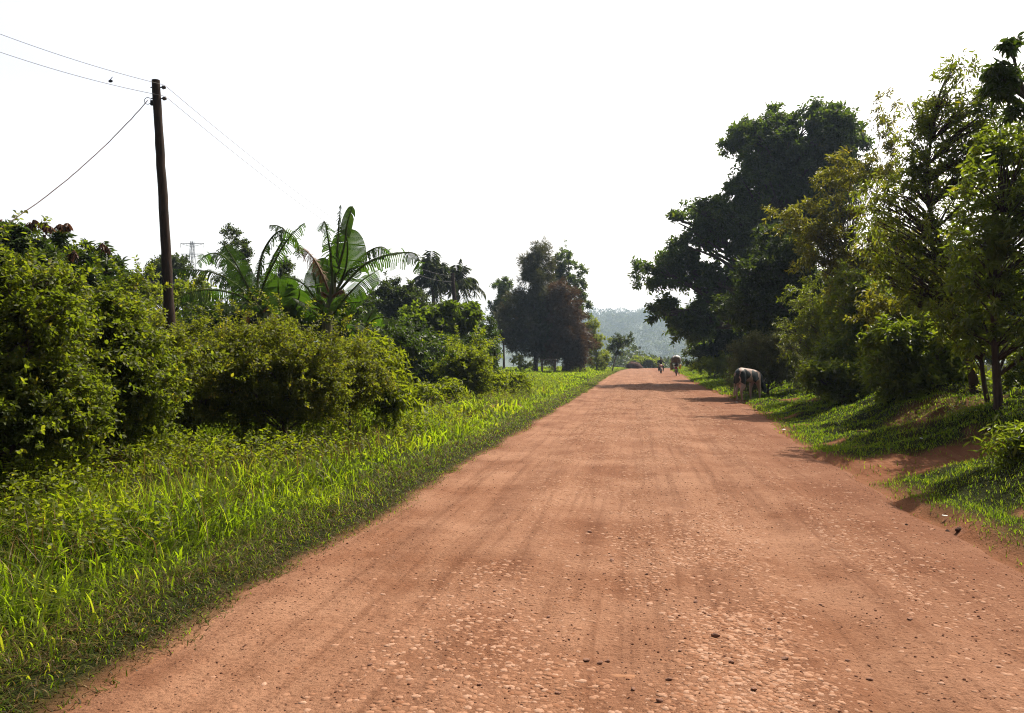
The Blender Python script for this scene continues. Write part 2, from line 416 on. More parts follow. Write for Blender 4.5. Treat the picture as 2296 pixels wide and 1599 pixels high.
def T_tuft(n=7, seed=1):
    r = random.Random(seed); v = []; f = []
    for i in range(n):
        a = 6.283 * i / n + r.uniform(-.4, .4); e = r.uniform(.15, .55)
        d = np.array([1 - e * .5, math.cos(a) * e, math.sin(a) * e]); d /= np.linalg.norm(d); L = r.uniform(.6, 1)
        s = np.cross(d, [r.uniform(-1, 1), r.uniform(-1, 1), 1]); s /= np.linalg.norm(s)
        o = len(v); b = np.array([r.uniform(0, .3), 0, 0])
        v += [b, b + d * L * .5 + s * .035, b + d * L, b + d * L * .5 - s * .035]; f.append((o, o + 1, o + 2, o + 3))
    return np.array(v), np.array(f)
TM = dict(ovate=T_ovate(), diamond=T_diamond(), lance=T_lance(), pinnate=T_pinnate(), tuft=T_tuft())
def nrm(a): return a / (np.linalg.norm(a, axis=-1, keepdims=True) + 1e-9)
def leaves(rng, P, D, tmpl, L, Wd, up=.6):
    """leaf meshes at points P with axes D: returns vertices, quads, random number per face"""
    tv, tf = TM[tmpl]
    n = len(P); Lr = L * rng.uniform(.65, 1.2, (n, 1)); Wr = Lr * (Wd / L)
    ref = nrm(rng.normal(0, 1, (n, 3)) * (1 - up) + np.array([0, 0, 1.0]) * up)
    S = nrm(np.cross(ref, D)); Nn = np.cross(D, S)
    V = P[:, None, :] + tv[None, :, 0:1] * (Lr * D)[:, None, :] + tv[None, :, 1:2] * (Wr * S)[:, None, :] + tv[None, :, 2:3] * (Lr * Nn)[:, None, :]
    Fq = tf[None] + (np.arange(n) * len(tv))[:, None, None]
    return V.reshape(-1, 3), Fq.reshape(-1, 4), np.repeat(rng.uniform(0, 1, n), len(tf))
def sprigs(rng, P, D, nl, sl, tmpl, L, Wd, spread=.9, droop=.15, up=.6, K=None):
    """a little stem with nl leaves at every point P"""
    n = len(P); k = np.arange(nl)
    t = (k + .6) / nl
    perp = nrm(np.cross(D, rng.normal(0, 1, (n, 3)))); per2 = np.cross(D, perp)
    ang = k[None, :] * 2.4 + rng.uniform(0, 6.28, (n, 1)) + rng.normal(0, .3, (n, nl))
    rad = np.cos(ang)[..., None] * perp[:, None] + np.sin(ang)[..., None] * per2[:, None]
    ln = sl * rng.uniform(.6, 1.25, (n, 1, 1))
    pos = P[:, None] + D[:, None] * (t[None, :, None] * ln)
    pos[..., 2] -= (droop * .5 * (t ** 2) * ln[..., 0])
    d = D[:, None] * .55 + rad * spread + np.array([0, 0, -droop]) + rng.normal(0, .18, (n, nl, 3))
    d = nrm(d)
    V, Fq, r = leaves(rng, pos.reshape(-1, 3), d.reshape(-1, 3), tmpl, L, Wd, up)
    # leaves of one sprig are alike
    base = np.repeat(rng.uniform(0, 1, n) if K is None else .5 * rng.uniform(0, 1, n) + .5 * K, nl)
    r = np.repeat(np.clip(.55 * base + .45 * rng.uniform(0, 1, n * nl), 0, 1), len(TM[tmpl][1]))
    return V, Fq, r
def blobs_in(rng, ells, d, count, br, thick=.8, low=.35):
    """lumps of a crown inside ellipsoids measured in the picture at depth d"""
    out = []
    areas = np.array([e[2] * e[3] for e in ells], float); areas /= areas.sum()
    for e, a in zip(ells, areas):
        cx, cy, rx_, ry_ = e[:4]; dd = e[4] if len(e) > 4 else 0
        k = max(2, int(round(count * a)))
        s = (d + dd) / F
        c = W(cx, cy, d + dd)
        for i in range(k):
            u = rng.normal(0, 1, 3); u /= np.linalg.norm(u)
            rho = low + (1 - low) * rng.uniform(0, 1) ** .45
            R = np.array([max(rx_ - br, rx_ * .35), max(ry_ - br, ry_ * .35), (rx_ * .6 + ry_ * .4) * thick]) * s
            p = c + (RGT * u[0] * R[0] + np.array([0, 0, 1.0]) * u[1] * R[1] + FWD * u[2] * R[2]) * rho
            out.append((p, br * s * rng.uniform(.5, 1.4)))
            if rng.uniform() < .35:        # a spray that sticks out of the outline
                k2 = rng.uniform(1.05, 1.38); out.append((c + (RGT * u[0] * R[0] + np.array([0, 0, 1.0]) * abs(u[1]) * R[1] + FWD * u[2] * R[2]) * k2, br * s * rng.uniform(.25, .6)))
    return out
def crown_pts(rng, blobs, dens, flat=.8, inner=.5, zmin=None, clump=7):
    """sprig points and directions gathered in small clumps on the lumps, with a value shared by each clump"""
    P = []; D = []; K = []
    for c, r in blobs:
        n = max(4, int(dens * r * r * 12.5)); m = max(3, n // clump)
        u0 = nrm(rng.normal(0, 1, (m, 3)) + np.array([0, 0, .15]))
        k = rng.integers(0, m, n)
        r0 = inner + (1 - inner) * rng.uniform(0, 1, (m, 1)) ** .6
        r0 = r0 * np.where(rng.uniform(0, 1, (m, 1)) < .14, rng.uniform(1.0, 1.6, (m, 1)), 1.0)
        p = u0[k] * r0[k] + rng.normal(0, .15, (n, 3)) * np.array([1, 1, .8])
        P.append(c + p * r * np.array([1, 1, flat]))
        D.append(nrm(u0[k] * .8 + rng.normal(0, .38, (n, 3)) + np.array([0, 0, .22])))
        K.append(rng.uniform(0, 1, m)[k])
    P = np.concatenate(P); D = np.concatenate(D); K = np.concatenate(K)
    k = P[:, 2] > terrain(P[:, 0], P[:, 1]) + .03
    return P[k], D[k], K[k]
def spline(pts, n):
    pts = np.array(pts, float); m = len(pts)
    if m < 3: return np.array([pts[0] + (pts[-1] - pts[0]) * t for t in np.linspace(0, 1, n)])
    out = []
    for t in np.linspace(0, m - 1 - 1e-6, n):
        i = int(t); f = t - i
        p0, p1, p2, p3 = pts[max(i - 1, 0)], pts[i], pts[min(i + 1, m - 1)], pts[min(i + 2, m - 1)]
        out.append(.5 * ((2 * p1) + (-p0 + p2) * f + (2 * p0 - 5 * p1 + 4 * p2 - p3) * f * f + (-p0 + 3 * p1 - 3 * p2 + p3) * f ** 3))
    return np.array(out)

def plant(name, label, cat, d, ells, spec, base=None, trunk=None, r0=.1, group=None, seed=1, count=30, br=25, dens=30,
          thick=.8, inner=.5, low=.35, flat=.8, twigs=2, extra=None, bark=None, branch=True, shoots=0):
    """trunk with limbs + leafy crown. ells: crown ellipsoids in the picture; spec: (template, leaf L, W, leaves per sprig, sprig length, material, spread, droop, up)"""
    rng = np.random.default_rng(seed)
    if base is None: base = (ells[0][0], )
    bp = W(base[0], 820, d); bx, by = bp[0], bp[1]
    bz = tz(bx, by); B = np.array([bx, by, bz])
    root = tag(empty(name, B), label, cat, group)
    bl = blobs_in(rng, ells, d, count, br, thick, low)
    if extra: bl += [(W(px, py, d + dd), rp * (d + dd) / F) for px, py, rp, dd in extra]
    # trunk
    if trunk is None:
        top = np.mean([b[0] for b in bl], axis=0); top = top + (top - B) * .25
        tp = [B - [0, 0, .1], B * .6 + top * .4 + rng.normal(0, .05, 3), top]
    else:
        tp = [B - np.array([0, 0, .1])] + [W(px, py, d + (q[0] if q else 0)) for px, py, *q in trunk]
    path = spline(tp, 14)
    mb = MB()
    rad = r0 * (1 - .8 * np.linspace(0, 1, 14) ** .9); rad[0] *= 1.35
    mb.tube(path, list(rad), 8)
    if branch:
        for c, r in bl:
            dist = np.linalg.norm(path[:, :2] - c[:2], axis=1)
            want = c[2] - .55 * dist
            ok = np.where((path[:, 2] <= np.maximum(want, path[3, 2])))[0]
            i = int(ok[-1]) if len(ok) else 3
            i = max(2, min(i, 13))
            a = path[i]; mid = a * .5 + c * .5 + np.array([0, 0, .06 * np.linalg.norm(c - a)]) + rng.normal(0, .06, 3) * np.linalg.norm(c - a) * .6
            rr = max(rad[i] * .5, .012); pp = spline([a, mid, c], 6)
            mb.tube(pp, list(np.linspace(rr, max(.25 * rr, .006), 6)), 5)
            for q in range(twigs):
                u = nrm(rng.normal(0, 1, 3) + np.array([0, 0, .3])); e = c + u * r * .95
                mb.tube(spline([pp[4], (pp[4] + e) / 2 + rng.normal(0, .05, 3) * r, e], 4), [max(.3 * rr, .006), max(.2 * rr, .005), .004, .003], 4)
    mb.v = [tuple(np.array(p) - B) for p in mb.v]
    mb.build('trunk', bark or BARK, root)
    P, D, K = crown_pts(rng, bl, dens, flat, inner)
    if shoots:        # long stray shoots that break the outline
        sel = rng.choice(len(bl), shoots)
        top = np.array([bl[q][0] for q in sel]); rr = np.array([bl[q][1] for q in sel])[:, None]
        ctr = np.mean([b[0] for b in bl], axis=0)
        sd = nrm(nrm(top - ctr) * .6 + rng.normal(0, .35, top.shape) + np.array([0, 0, .9]))
        n2 = 5; st = spec[4] * 1.3
        P = np.concatenate([P] + [top + sd * (rr * .5 + st * q * .8) - np.array([0, 0, 1]) * (.10 * st * q * q) for q in range(n2)])
        D = np.concatenate([D] + [sd - np.array([0, 0, .12 * q]) for q in range(n2)]); D = nrm(D)
        K = np.concatenate([K] + [np.full(shoots, .6)] * n2)
    tmpl, L, Wd, nl, sl, mat, spread, droop, up = spec
    V, Fq, r = sprigs(rng, P, D, nl, sl, tmpl, L, Wd, spread, droop, up, K)
    quads('crown', V - B, Fq, M[mat], root, rnd=r)
    return root, bl

# ------------------------------------------------------------------ far wooded hillside (reads as one mass)
def far_wood():
    rng = np.random.default_rng(77)
    P = []; D = []; Ls = []
    def tree(x, y, z, h, n, ls):
        k = 4
        for _ in range(k):
            c = np.array([x, y, z + h * .55]) + rng.normal(0, 1, 3) * np.array([.2, .2, .16]) * h
            r = h * rng.uniform(.22, .36)
            u = nrm(rng.normal(0, 1, (n // k, 3)) + np.array([0, 0, .3]))
            P.append(c + u * r * rng.uniform(.7, 1.0, (n // k, 1)) * np.array([1, 1, .9])); D.append(nrm(u + rng.normal(0, .4, u.shape))); Ls.append(np.full(n // k, ls))
    for i in range(1500):
        y = rng.uniform(640, 1800); cone = i < 1000
        a = rng.uniform(-.085, .11) if cone else rng.uniform(-.75, .75)
        x = y * a
        h = rng.uniform(9, 24) * (1.25 if rng.uniform() < .12 else 1)
        tree(x, y, hill_z(np.array([x]), np.array([y]))[0] - 1, h, 180 if cone else 50, h * (.10 if cone else .2))
    for i in range(260):
        y = 215 * (640 / 215) ** rng.uniform(0, 1); x = y * rng.uniform(-.12, .14)
        h = rng.uniform(5, 12)
        tree(x, y, tz(x, y) - .5, h, 320, h * .075)
    P = np.concatenate(P); D = np.concatenate(D); Ls = np.concatenate(Ls)
    V = []; Fq = []; R = []; o = 0
    for ls in np.unique(np.round(Ls, 1)):
        k = np.round(Ls, 1) == ls
        v, f, r = leaves(rng, P[k], D[k], 'ovate', ls, ls * .8, .45)
        V.append(v); Fq.append(f + o); R.append(r); o += len(v)
    tag(quads('distant_wood', np.concatenate(V), np.concatenate(Fq), M['far'], None, rnd=np.concatenate(R)),
        'hazy blue green wooded hillside far beyond the end of the road', 'wood', kind='stuff')
far_wood()

# ------------------------------------------------------------------ plants: left of the road
SP = dict(
    bush=('ovate', .064, .038, 9, .24, 'bush', .9, .2, .55),
    hedge=('ovate', .058, .032, 9, .23, 'hedge', .9, .2, .5),
    mango=('lance', .20, .05, 12, .12, 'mango', 1.3, .45, .6),
    newleaf=('lance', .17, .05, 12, .06, 'newleaf', .7, 1.6, .6),
    pale=('ovate', .16, .10, 9, .4, 'pale', .9, .2, .6),
    dark=('ovate', .22, .11, 9, .5, 'dark', .9, .2, .5),
    darks=('ovate', .13, .07, 9, .35, 'dark', .9, .2, .5),
    big=('ovate', .34, .15, 9, .55, 'big', 1.0, .3, .55),
    conif=('tuft', .75, .75, 6, 1.0, 'conif', .8, .1, .3),
    rusty=('tuft', .75, .75, 6, 1.0, 'rusty', .8, .3, .3),
    bright=('ovate', .26, .15, 7, .35, 'bright', .9, .05, .35),
    coffee=('ovate', .17, .075, 9, .4, 'coffee', 1.0, .45, .6),
    round=('ovate', .12, .055, 9, .34, 'weed', .9, .2, .5),
    feather=('lance', .125, .042, 11, .34, 'feather', .9, .35, .6),
    yellow=('lance', .17, .055, 11, .42, 'yellow', .9, .4, .6),
    fine=('lance', .13, .05, 10, .32, 'fine', .9, .3, .5),
    silver=('ovate', .12, .045, 10, .4, 'silver', .9, .15, .5),
    mid=('ovate', .15, .065, 9, .38, 'fine', .9, .3, .5),
    dark2=('ovate', .14, .075, 9, .4, 'coffee', .9, .25, .5),
    weed=('lance', .19, .055, 9, .45, 'weed', 1.1, .25, .6),
)
plant('leafy_bush', 'tall yellow green leafy bush filling the left edge of the photo beneath the mango tree', 'bush', 9.4,
      [(20, 750, 150, 195), (-60, 860, 160, 190), (90, 900, 130, 125), (90, 700, 110, 120), (0, 975, 140, 80), (120, 965, 100, 60)], SP['bush'], base=(20,), group='bushes along the left verge', seed=11, count=130, br=38, dens=88, r0=.06, shoots=60)
plant('leafy_bush', 'leafy bush left of the utility pole foot, beside the tall bush at the left edge', 'bush', 11.2,
      [(225, 790, 125, 155), (280, 870, 120, 125), (200, 920, 130, 90), (300, 800, 60, 70), (290, 930, 80, 55)], SP['bush'], base=(235,), group='bushes along the left verge', seed=12, count=115, br=36, dens=84, r0=.05, shoots=50)
plant('leafy_bush', 'olive green bush of small leaves standing in front of the left banana plant', 'bush', 13.6,
      [(430, 840, 125, 115), (380, 890, 110, 85), (480, 890, 110, 80)], SP['hedge'], base=(430,), group='bushes along the left verge', seed=13, count=90, br=32, dens=82, r0=.05, shoots=45)
plant('leafy_bush', 'rounded bush of small olive leaves in front of the tallest banana plant', 'bush', 14.2,
      [(640, 840, 130, 118), (590, 890, 110, 80), (700, 880, 90, 80)], SP['hedge'], base=(640,), group='bushes along the left verge', seed=14, count=90, br=32, dens=82, r0=.05, shoots=45)
plant('leafy_bush', 'low yellowish bush closing the hedge on the right, before the young banana plants', 'bush', 15.8,
      [(775, 835, 66, 86), (745, 885, 85, 64), (825, 855, 34, 52)], SP['hedge'], base=(790,), group='bushes along the left verge', seed=15, count=60, br=28, dens=82, r0=.05, shoots=45)

for i, (x, dd, ex, lab, sp) in enumerate([
    (355, 21, [(350, 760, 75, 70), (380, 800, 70, 60)], 'shaded bush filling the gap behind the utility pole foot', 'hedge'),
    (500, 27, [(480, 735, 85, 55), (540, 740, 80, 55)], 'dark undergrowth bush at the foot of the left banana plant', 'dark2'),
    (690, 28, [(650, 725, 90, 60), (740, 725, 80, 60)], 'dark undergrowth bush at the foot of the tallest banana plant', 'dark2'),
    (840, 30, [(830, 770, 70, 60), (880, 800, 60, 60)], 'dark undergrowth bush behind the small banana shoots', 'dark2'),
    (560, 14.4, [(545, 790, 75, 68), (520, 850, 80, 80)], 'olive bush joining the two rounded bushes of the hedge', 'hedge')]):
    plant('hedge_bush', lab, 'bush', dd, ex, SP[sp], base=(x,), group='undergrowth behind the left hedge', seed=150 + i, count=44, br=26, dens=50 if sp == 'hedge' else 30, r0=.05, shoots=30)
plant('hedge_bush', 'straggling low bush spilling onto the grass at the right end of the hedge', 'bush', 18,
      [(845, 865, 42, 48), (880, 900, 36, 28), (835, 805, 34, 42)], SP['weed'], base=(870,), group='undergrowth behind the left hedge', seed=158, count=50, br=17, dens=30, r0=.03)
mango, mbl = plant('mango_tree', 'dark mango tree with reddish young leaf clusters behind the bush at the left edge', 'tree', 20,
      [(70, 590, 165, 95), (-40, 580, 130, 95), (215, 640, 80, 70), (120, 660, 200, 90), (270, 660, 45, 50)], SP['mango'], base=(60,), seed=16, count=85, br=36, dens=16, r0=.2)
def young_leaves():
    rng = np.random.default_rng(5); B = np.array(mango.location)
    P = np.array([W(x + rng.uniform(-9, 9), y + rng.uniform(-5, 8), 19.3) for x, y in ((8, 497), (22, 500), (64, 503), (70, 497), (100, 500), (108, 507), (142, 497), (150, 503), (48, 515), (160, 565), (235, 545), (30, 512), (-20, 500)) for _ in range(4)])
    D = nrm(rng.normal(0, .35, P.shape) + np.array([0, 0, .6]))
    t, L, Wd, nl, sl, mat, s, dr, up = SP['newleaf']
    V, Fq, r = sprigs(rng, P, D, nl, sl, t, L, Wd, s, dr, up)
    quads('young_leaves', V - B, Fq, M[mat], mango, rnd=r)
young_leaves()
plant('pale_tree', 'bright pale green tree with airy foliage between the mango tree and the left banana plant', 'tree', 31,
      [(325, 650, 40, 48), (410, 670, 62, 50), (455, 655, 28, 24), (360, 710, 70, 40)], SP['pale'], base=(390,), seed=17, count=40, br=20, dens=11, r0=.12)
plant('dark_tree', 'dark distant tree right behind the leaning utility pole', 'tree', 60,
      [(372, 625, 44, 48), (402, 600, 18, 34), (340, 640, 30, 38)], SP['dark'], base=(375,), seed=18, count=34, br=17, dens=8, r0=.22)
for i, (ex, lab) in enumerate([
    ([(520, 560, 13, 60), (519, 525, 7, 28), (522, 620, 20, 60)], 'slim dark columnar tree, the taller one beside the pylon'),
    ([(546, 585, 11, 42), (548, 560, 7, 22), (545, 630, 20, 45)], 'slim dark columnar tree, the shorter one just right of its taller twin'),
    ([(638, 620, 15, 46), (650, 650, 20, 40), (640, 600, 9, 25)], 'narrow dark tree seen between the two large banana plants')]):
    plant('columnar_tree', lab, 'tree', 44, ex, SP['darks'], base=(ex[0][0],), group='columnar trees behind the bananas', seed=20 + i, count=26, br=9, dens=26, r0=.09)
plant('round_tree', 'dark round tree behind the right hand banana plant', 'tree', 54,
      [(892, 665, 58, 55), (935, 695, 34, 42), (835, 700, 46, 45), (880, 720, 70, 50)], SP['dark'], base=(890,), seed=24, count=55, br=20, dens=8, r0=.25)
plant('broadleaf_shrub', 'shrub with large bright upright leaves below the palms', 'shrub', 44,
      [(955, 728, 70, 48), (1030, 722, 66, 46), (985, 760, 90, 50)], SP['bright'], base=(990,), seed=25, count=60, br=17, dens=13, r0=.08, inner=.7)
plant('broadleaf_shrub', 'darker broad leaved shrub between the bright shrub and the conifer', 'shrub', 46,
      [(1092, 745, 32, 58), (1075, 780, 40, 50)], SP['coffee'], base=(1088,), seed=26, count=26, br=16, dens=13, r0=.08)
plant('coffee_shrub', 'glossy dark shrub with drooping leaves behind the small banana plants', 'shrub', 37,
      [(935, 795, 62, 52), (900, 830, 50, 50), (960, 840, 60, 45)], SP['coffee'], base=(930,), group='glossy dark shrubs', seed=27, count=48, br=18, dens=19, r0=.06)
plant('coffee_shrub', 'glossy dark shrub behind the round bush below the bright leaved shrub', 'shrub', 39,
      [(1035, 790, 66, 45), (1085, 800, 34, 50), (1060, 840, 60, 45)], SP['coffee'], base=(1040,), group='glossy dark shrubs', seed=28, count=44, br=18, dens=19, r0=.06)
plant('round_bush', 'round green bush standing alone on the grass at the roadside on the left', 'bush', 32,
      [(1042, 828, 60, 56), (1045, 862, 56, 38), (1030, 810, 40, 36)], SP['round'], base=(1042,), seed=29, count=48, br=18, dens=30, r0=.05, shoots=40)
plant('small_bush', 'small low bush on the grass just right of the round bush', 'bush', 37,
      [(1135, 868, 40, 28), (1108, 868, 25, 25), (1165, 880, 30, 18)], SP['weed'], base=(1135,), seed=30, count=30, br=12, dens=30, r0=.03)
for i, (x, y, rr) in enumerate([(948, 895, 42), (1000, 885, 34), (985, 920, 40), (912, 905, 36), (1030, 925, 26), (880, 890, 30)]):
    plant('tall_weed', ['leafy weed clump in front of the round bush', 'upright weed at the left foot of the round bush', 'drooping weed clump on the grass nearest the road before the round bush',
          'weed clump at the right end of the olive hedge', 'lowest small weed on the grass below the round bush', 'weed growing against the yellowish bush'][i], 'weed', 27 + i % 3, [(x, y, rr, rr * .8)], SP['weed'], base=(x,),
          group='tall weeds on the left verge', seed=31 + i, count=16, br=12, dens=22, r0=.02)
plant('conifer', 'big dusty dark conifer, the tallest tree on the left of the road', 'tree', 92,
      [(1213, 575, 17, 40), (1206, 630, 40, 46), (1180, 690, 52, 40), (1235, 690, 50, 50), (1205, 745, 80, 52), (1160, 770, 42, 44), (1240, 765, 52, 44), (1150, 725, 26, 30), (1195, 600, 26, 30)], SP['conif'],
      base=(1200,), trunk=[(1203, 760), (1205, 690), (1205, 620), (1212, 550)], seed=40, count=150, br=12, dens=3.4, r0=.28, bark=BARK)
plant('conifer', 'rusty brown conifer leaning against the right side of the big dark conifer', 'tree', 89,
      [(1280, 745, 34, 62), (1268, 790, 44, 44), (1296, 785, 26, 45), (1262, 690, 36, 50)], SP['rusty'], base=(1268,), seed=41, count=60, br=12, dens=3.6, r0=.2)
plant('broadleaf_tree', 'slender open tree rising behind the right side of the big conifer', 'tree', 97,
      [(1263, 595, 24, 50), (1285, 640, 28, 40), (1300, 690, 22, 50), (1245, 620, 22, 40), (1295, 610, 10, 14)], SP['big'], base=(1275,), seed=42, count=48, br=10, dens=6, r0=.2)
plant('broadleaf_tree', 'pale grey green tree half hidden behind the left side of the big conifer', 'tree', 112,
      [(1128, 655, 26, 34), (1132, 700, 26, 40), (1115, 690, 14, 20)], SP['big'], base=(1130,), seed=43, count=26, br=12, dens=5, r0=.2)
plant('roadside_tree', 'small leafy tree at the roadside just right of the rusty conifer', 'tree', 100,
      [(1330, 745, 18, 36), (1338, 790, 34, 42), (1358, 808, 26, 24)], SP['pale'], base=(1338,), seed=44, count=40, br=10, dens=9, r0=.14)
plant('forked_tree', 'little forked tree with dark leaf tufts leaning over the road end', 'tree', 104,
      [(1384, 765, 9, 15), (1402, 772, 11, 10), (1413, 758, 8, 6), (1382, 793, 9, 12), (1370, 778, 8, 14)], SP['dark'], base=(1372,), seed=45, count=24, br=6, dens=8, r0=.1)
plant('low_bush', 'light green bush in the dark gap under the conifers', 'bush', 86,
      [(1162, 815, 18, 17), (1180, 822, 16, 12)], SP['pale'], base=(1165,), seed=46, count=16, br=7, dens=9, r0=.04)

# ------------------------------------------------------------------ banana plants
def c2(x, y): return 367.3 + x * .3159, 413.3 + y * .3159          # measured on an enlarged crop
def banana_leaf(root, B, pts, width, mat, rng, d, torn=.5, hang=.9, dz=None, stalk=.18, face=.4):
    """one banana leaf: midrib along pts (picture x, y, depth offset), blade in torn strips that droop from the rib"""
    ctrl = [W(*c2(x, y), d + q) for x, y, q in pts]
    n = 60; width *= 1.2
    path = spline(ctrl, n)
    V = []; Fq = []; R = []
    T = nrm(np.gradient(path, axis=0))
    t = np.linspace(0, 1, n)
    tt = np.clip((t - stalk) / (1 - stalk), 0, 1)
    prof = width * np.sqrt(np.clip(1 - (2 * tt ** .8 - 1) ** 2, 0, 1)) ** .8 * (t > stalk)
    side0 = nrm(np.cross(T, np.array([0, 0, 1.0]) + .001))
    sf = nrm(np.cross(T, FWD)); sf = np.where(np.sum(sf * side0, 1, keepdims=True) < 0, -sf, sf)
    side0 = nrm(side0 * (1 - face) + sf * face)
    # keep the blade facing a plausible way when the rib stands upright
    tilt = rng.uniform(-.5, .5)
    for sgn in (-1, 1):
        gap = 0; dr = rng.uniform(.2, .6) * hang
        off = 0
        for i in range(n - 1):
            if prof[i] < .01 and prof[i + 1] < .01: continue
            if rng.uniform() < torn * .62:
                dr = np.clip(rng.normal(.95, .38), .15, 1.5) * hang; off = rng.uniform(.05, .6)
            s = side0[i] * sgn
            up = np.cross(s * sgn, T[i]); up = up if up[2] >= 0 else -up
            w0, w1 = prof[i], prof[i + 1]
            frac = rng.uniform(.62, 1.12) if torn > .3 else 1.0
            a, b = path[i], path[i + 1]
            bb = b - (b - a) * off if torn > .2 else b
            def out(p, w, k):
                ang = dr * k
                return p + (s * math.cos(ang * .8) + np.array([0, 0, -1]) * math.sin(ang * .8) * 1.0 + up * .18 * (1 - dr) * (1 - k)) * w
            m0, m1 = out(a, w0 * .5 * frac, .6), out(bb, w1 * .5 * frac, .6)
            e0, e1 = m0 + (out(a, w0 * frac, 1.25) - out(a, w0 * .5 * frac, 1.25)), m1 + (out(bb, w1 * frac, 1.25) - out(bb, w1 * .5 * frac, 1.25))
            o = len(V); V += [a, bb, m1, m0, e1, e0]
            Fq += [(o, o + 1, o + 2, o + 3), (o + 3, o + 2, o + 4, o + 5)]; q = rng.uniform(.2, .8); R += [q, q]
    # midrib
    mb = MB(); mb.tube(path, list(np.linspace(.045, .008, n)), 6, caps=False)
    o = len(V); V += [np.array(p) for p in mb.v]; Fq += [tuple(q + o for q in f) for f in mb.f]; R += [.9] * len(mb.f)
    quads('leaf', np.array(V) - B, np.array(Fq), mat, root, rnd=R)
def banana(label, base, d, stem, lv, seed, r0=.16, scale=1.0):
    rng = np.random.default_rng(seed)
    p = W(*c2(*base), d); B = np.array([p[0], p[1], tz(p[0], p[1])])
    root = tag(empty('banana_plant', B), label, 'banana plant', 'banana plants behind the left hedge')
    mb = MB(); path = spline([B - [0, 0, .1]] + [W(*c2(x, y), d) for x, y in stem], 10)
    mb.tube([q - B for q in path], list(np.linspace(r0, r0 * .45, 10)), 10); mb.build('stem', BANSTEM, root)
    for pts, wd, kw in lv:
        kw = dict(kw); mt = M[kw.pop('mat', 'banana')]
        banana_leaf(root, B, pts, wd, mt, rng, d, **kw)
    return root
BANSTEM = barkmat('banana_stem', (.05, .06, .025), (.14, .12, .06))
banana('banana plant with wide arching fronds, the left one just right of the utility pole', (690, 985), 24, [(690, 980), (678, 860), (668, 790)], [
    ([(680, 900, 0), (560, 800, -.3), (380, 752, -.6), (200, 765, -.9), (20, 860, -1.2)], .34, dict(torn=.75, hang=1.15)),
    ([(670, 880, 0), (520, 720, .4), (340, 625, .7), (60, 600, .9)], .30, dict(torn=.8, hang=.9)),
    ([(660, 870, 0), (590, 720, 0), (510, 560, .1), (430, 430, .2)], .36, dict(torn=.3, hang=.35, face=.9)),
    ([(650, 850, 0), (560, 660, .8), (420, 510, 1.2), (320, 495, 1.4), (235, 560, 1.5)], .30, dict(torn=.6, hang=1.0)),
    ([(680, 890, 0), (700, 740, -.2), (790, 540, -.4), (890, 380, -.5), (1000, 275, -.6)], .30, dict(torn=.85, hang=1.1)),
    ([(672, 860, 0), (668, 650, .3), (720, 450, .5), (830, 330, .6), (940, 400, .7), (960, 520, .8)], .28, dict(torn=.9, hang=1.1)),
    ([(690, 800, .4), (760, 560, .7), (860, 360, .9), (820, 300, 1.0), (750, 290, 1.1)], .26, dict(torn=.8, hang=1.1)),
    ([(700, 930, -.3), (660, 860, -.5), (540, 840, -.9), (400, 870, -1.2)], .30, dict(torn=.5, hang=.9)),
    ([(700, 900, .3), (730, 820, .5), (740, 720, .7), (800, 640, .8)], .40, dict(torn=.1, hang=.2, face=.9)),
    ([(690, 900, 0), (740, 840, -.4), (770, 900, -.5), (775, 990, -.5)], .26, dict(torn=.9, hang=1.3, mat='bananadry')),
    ([(680, 860, .2), (620, 800, .3), (590, 880, .3), (585, 980, .3)], .24, dict(torn=.9, hang=1.3, mat='bananadry')),
], 101)
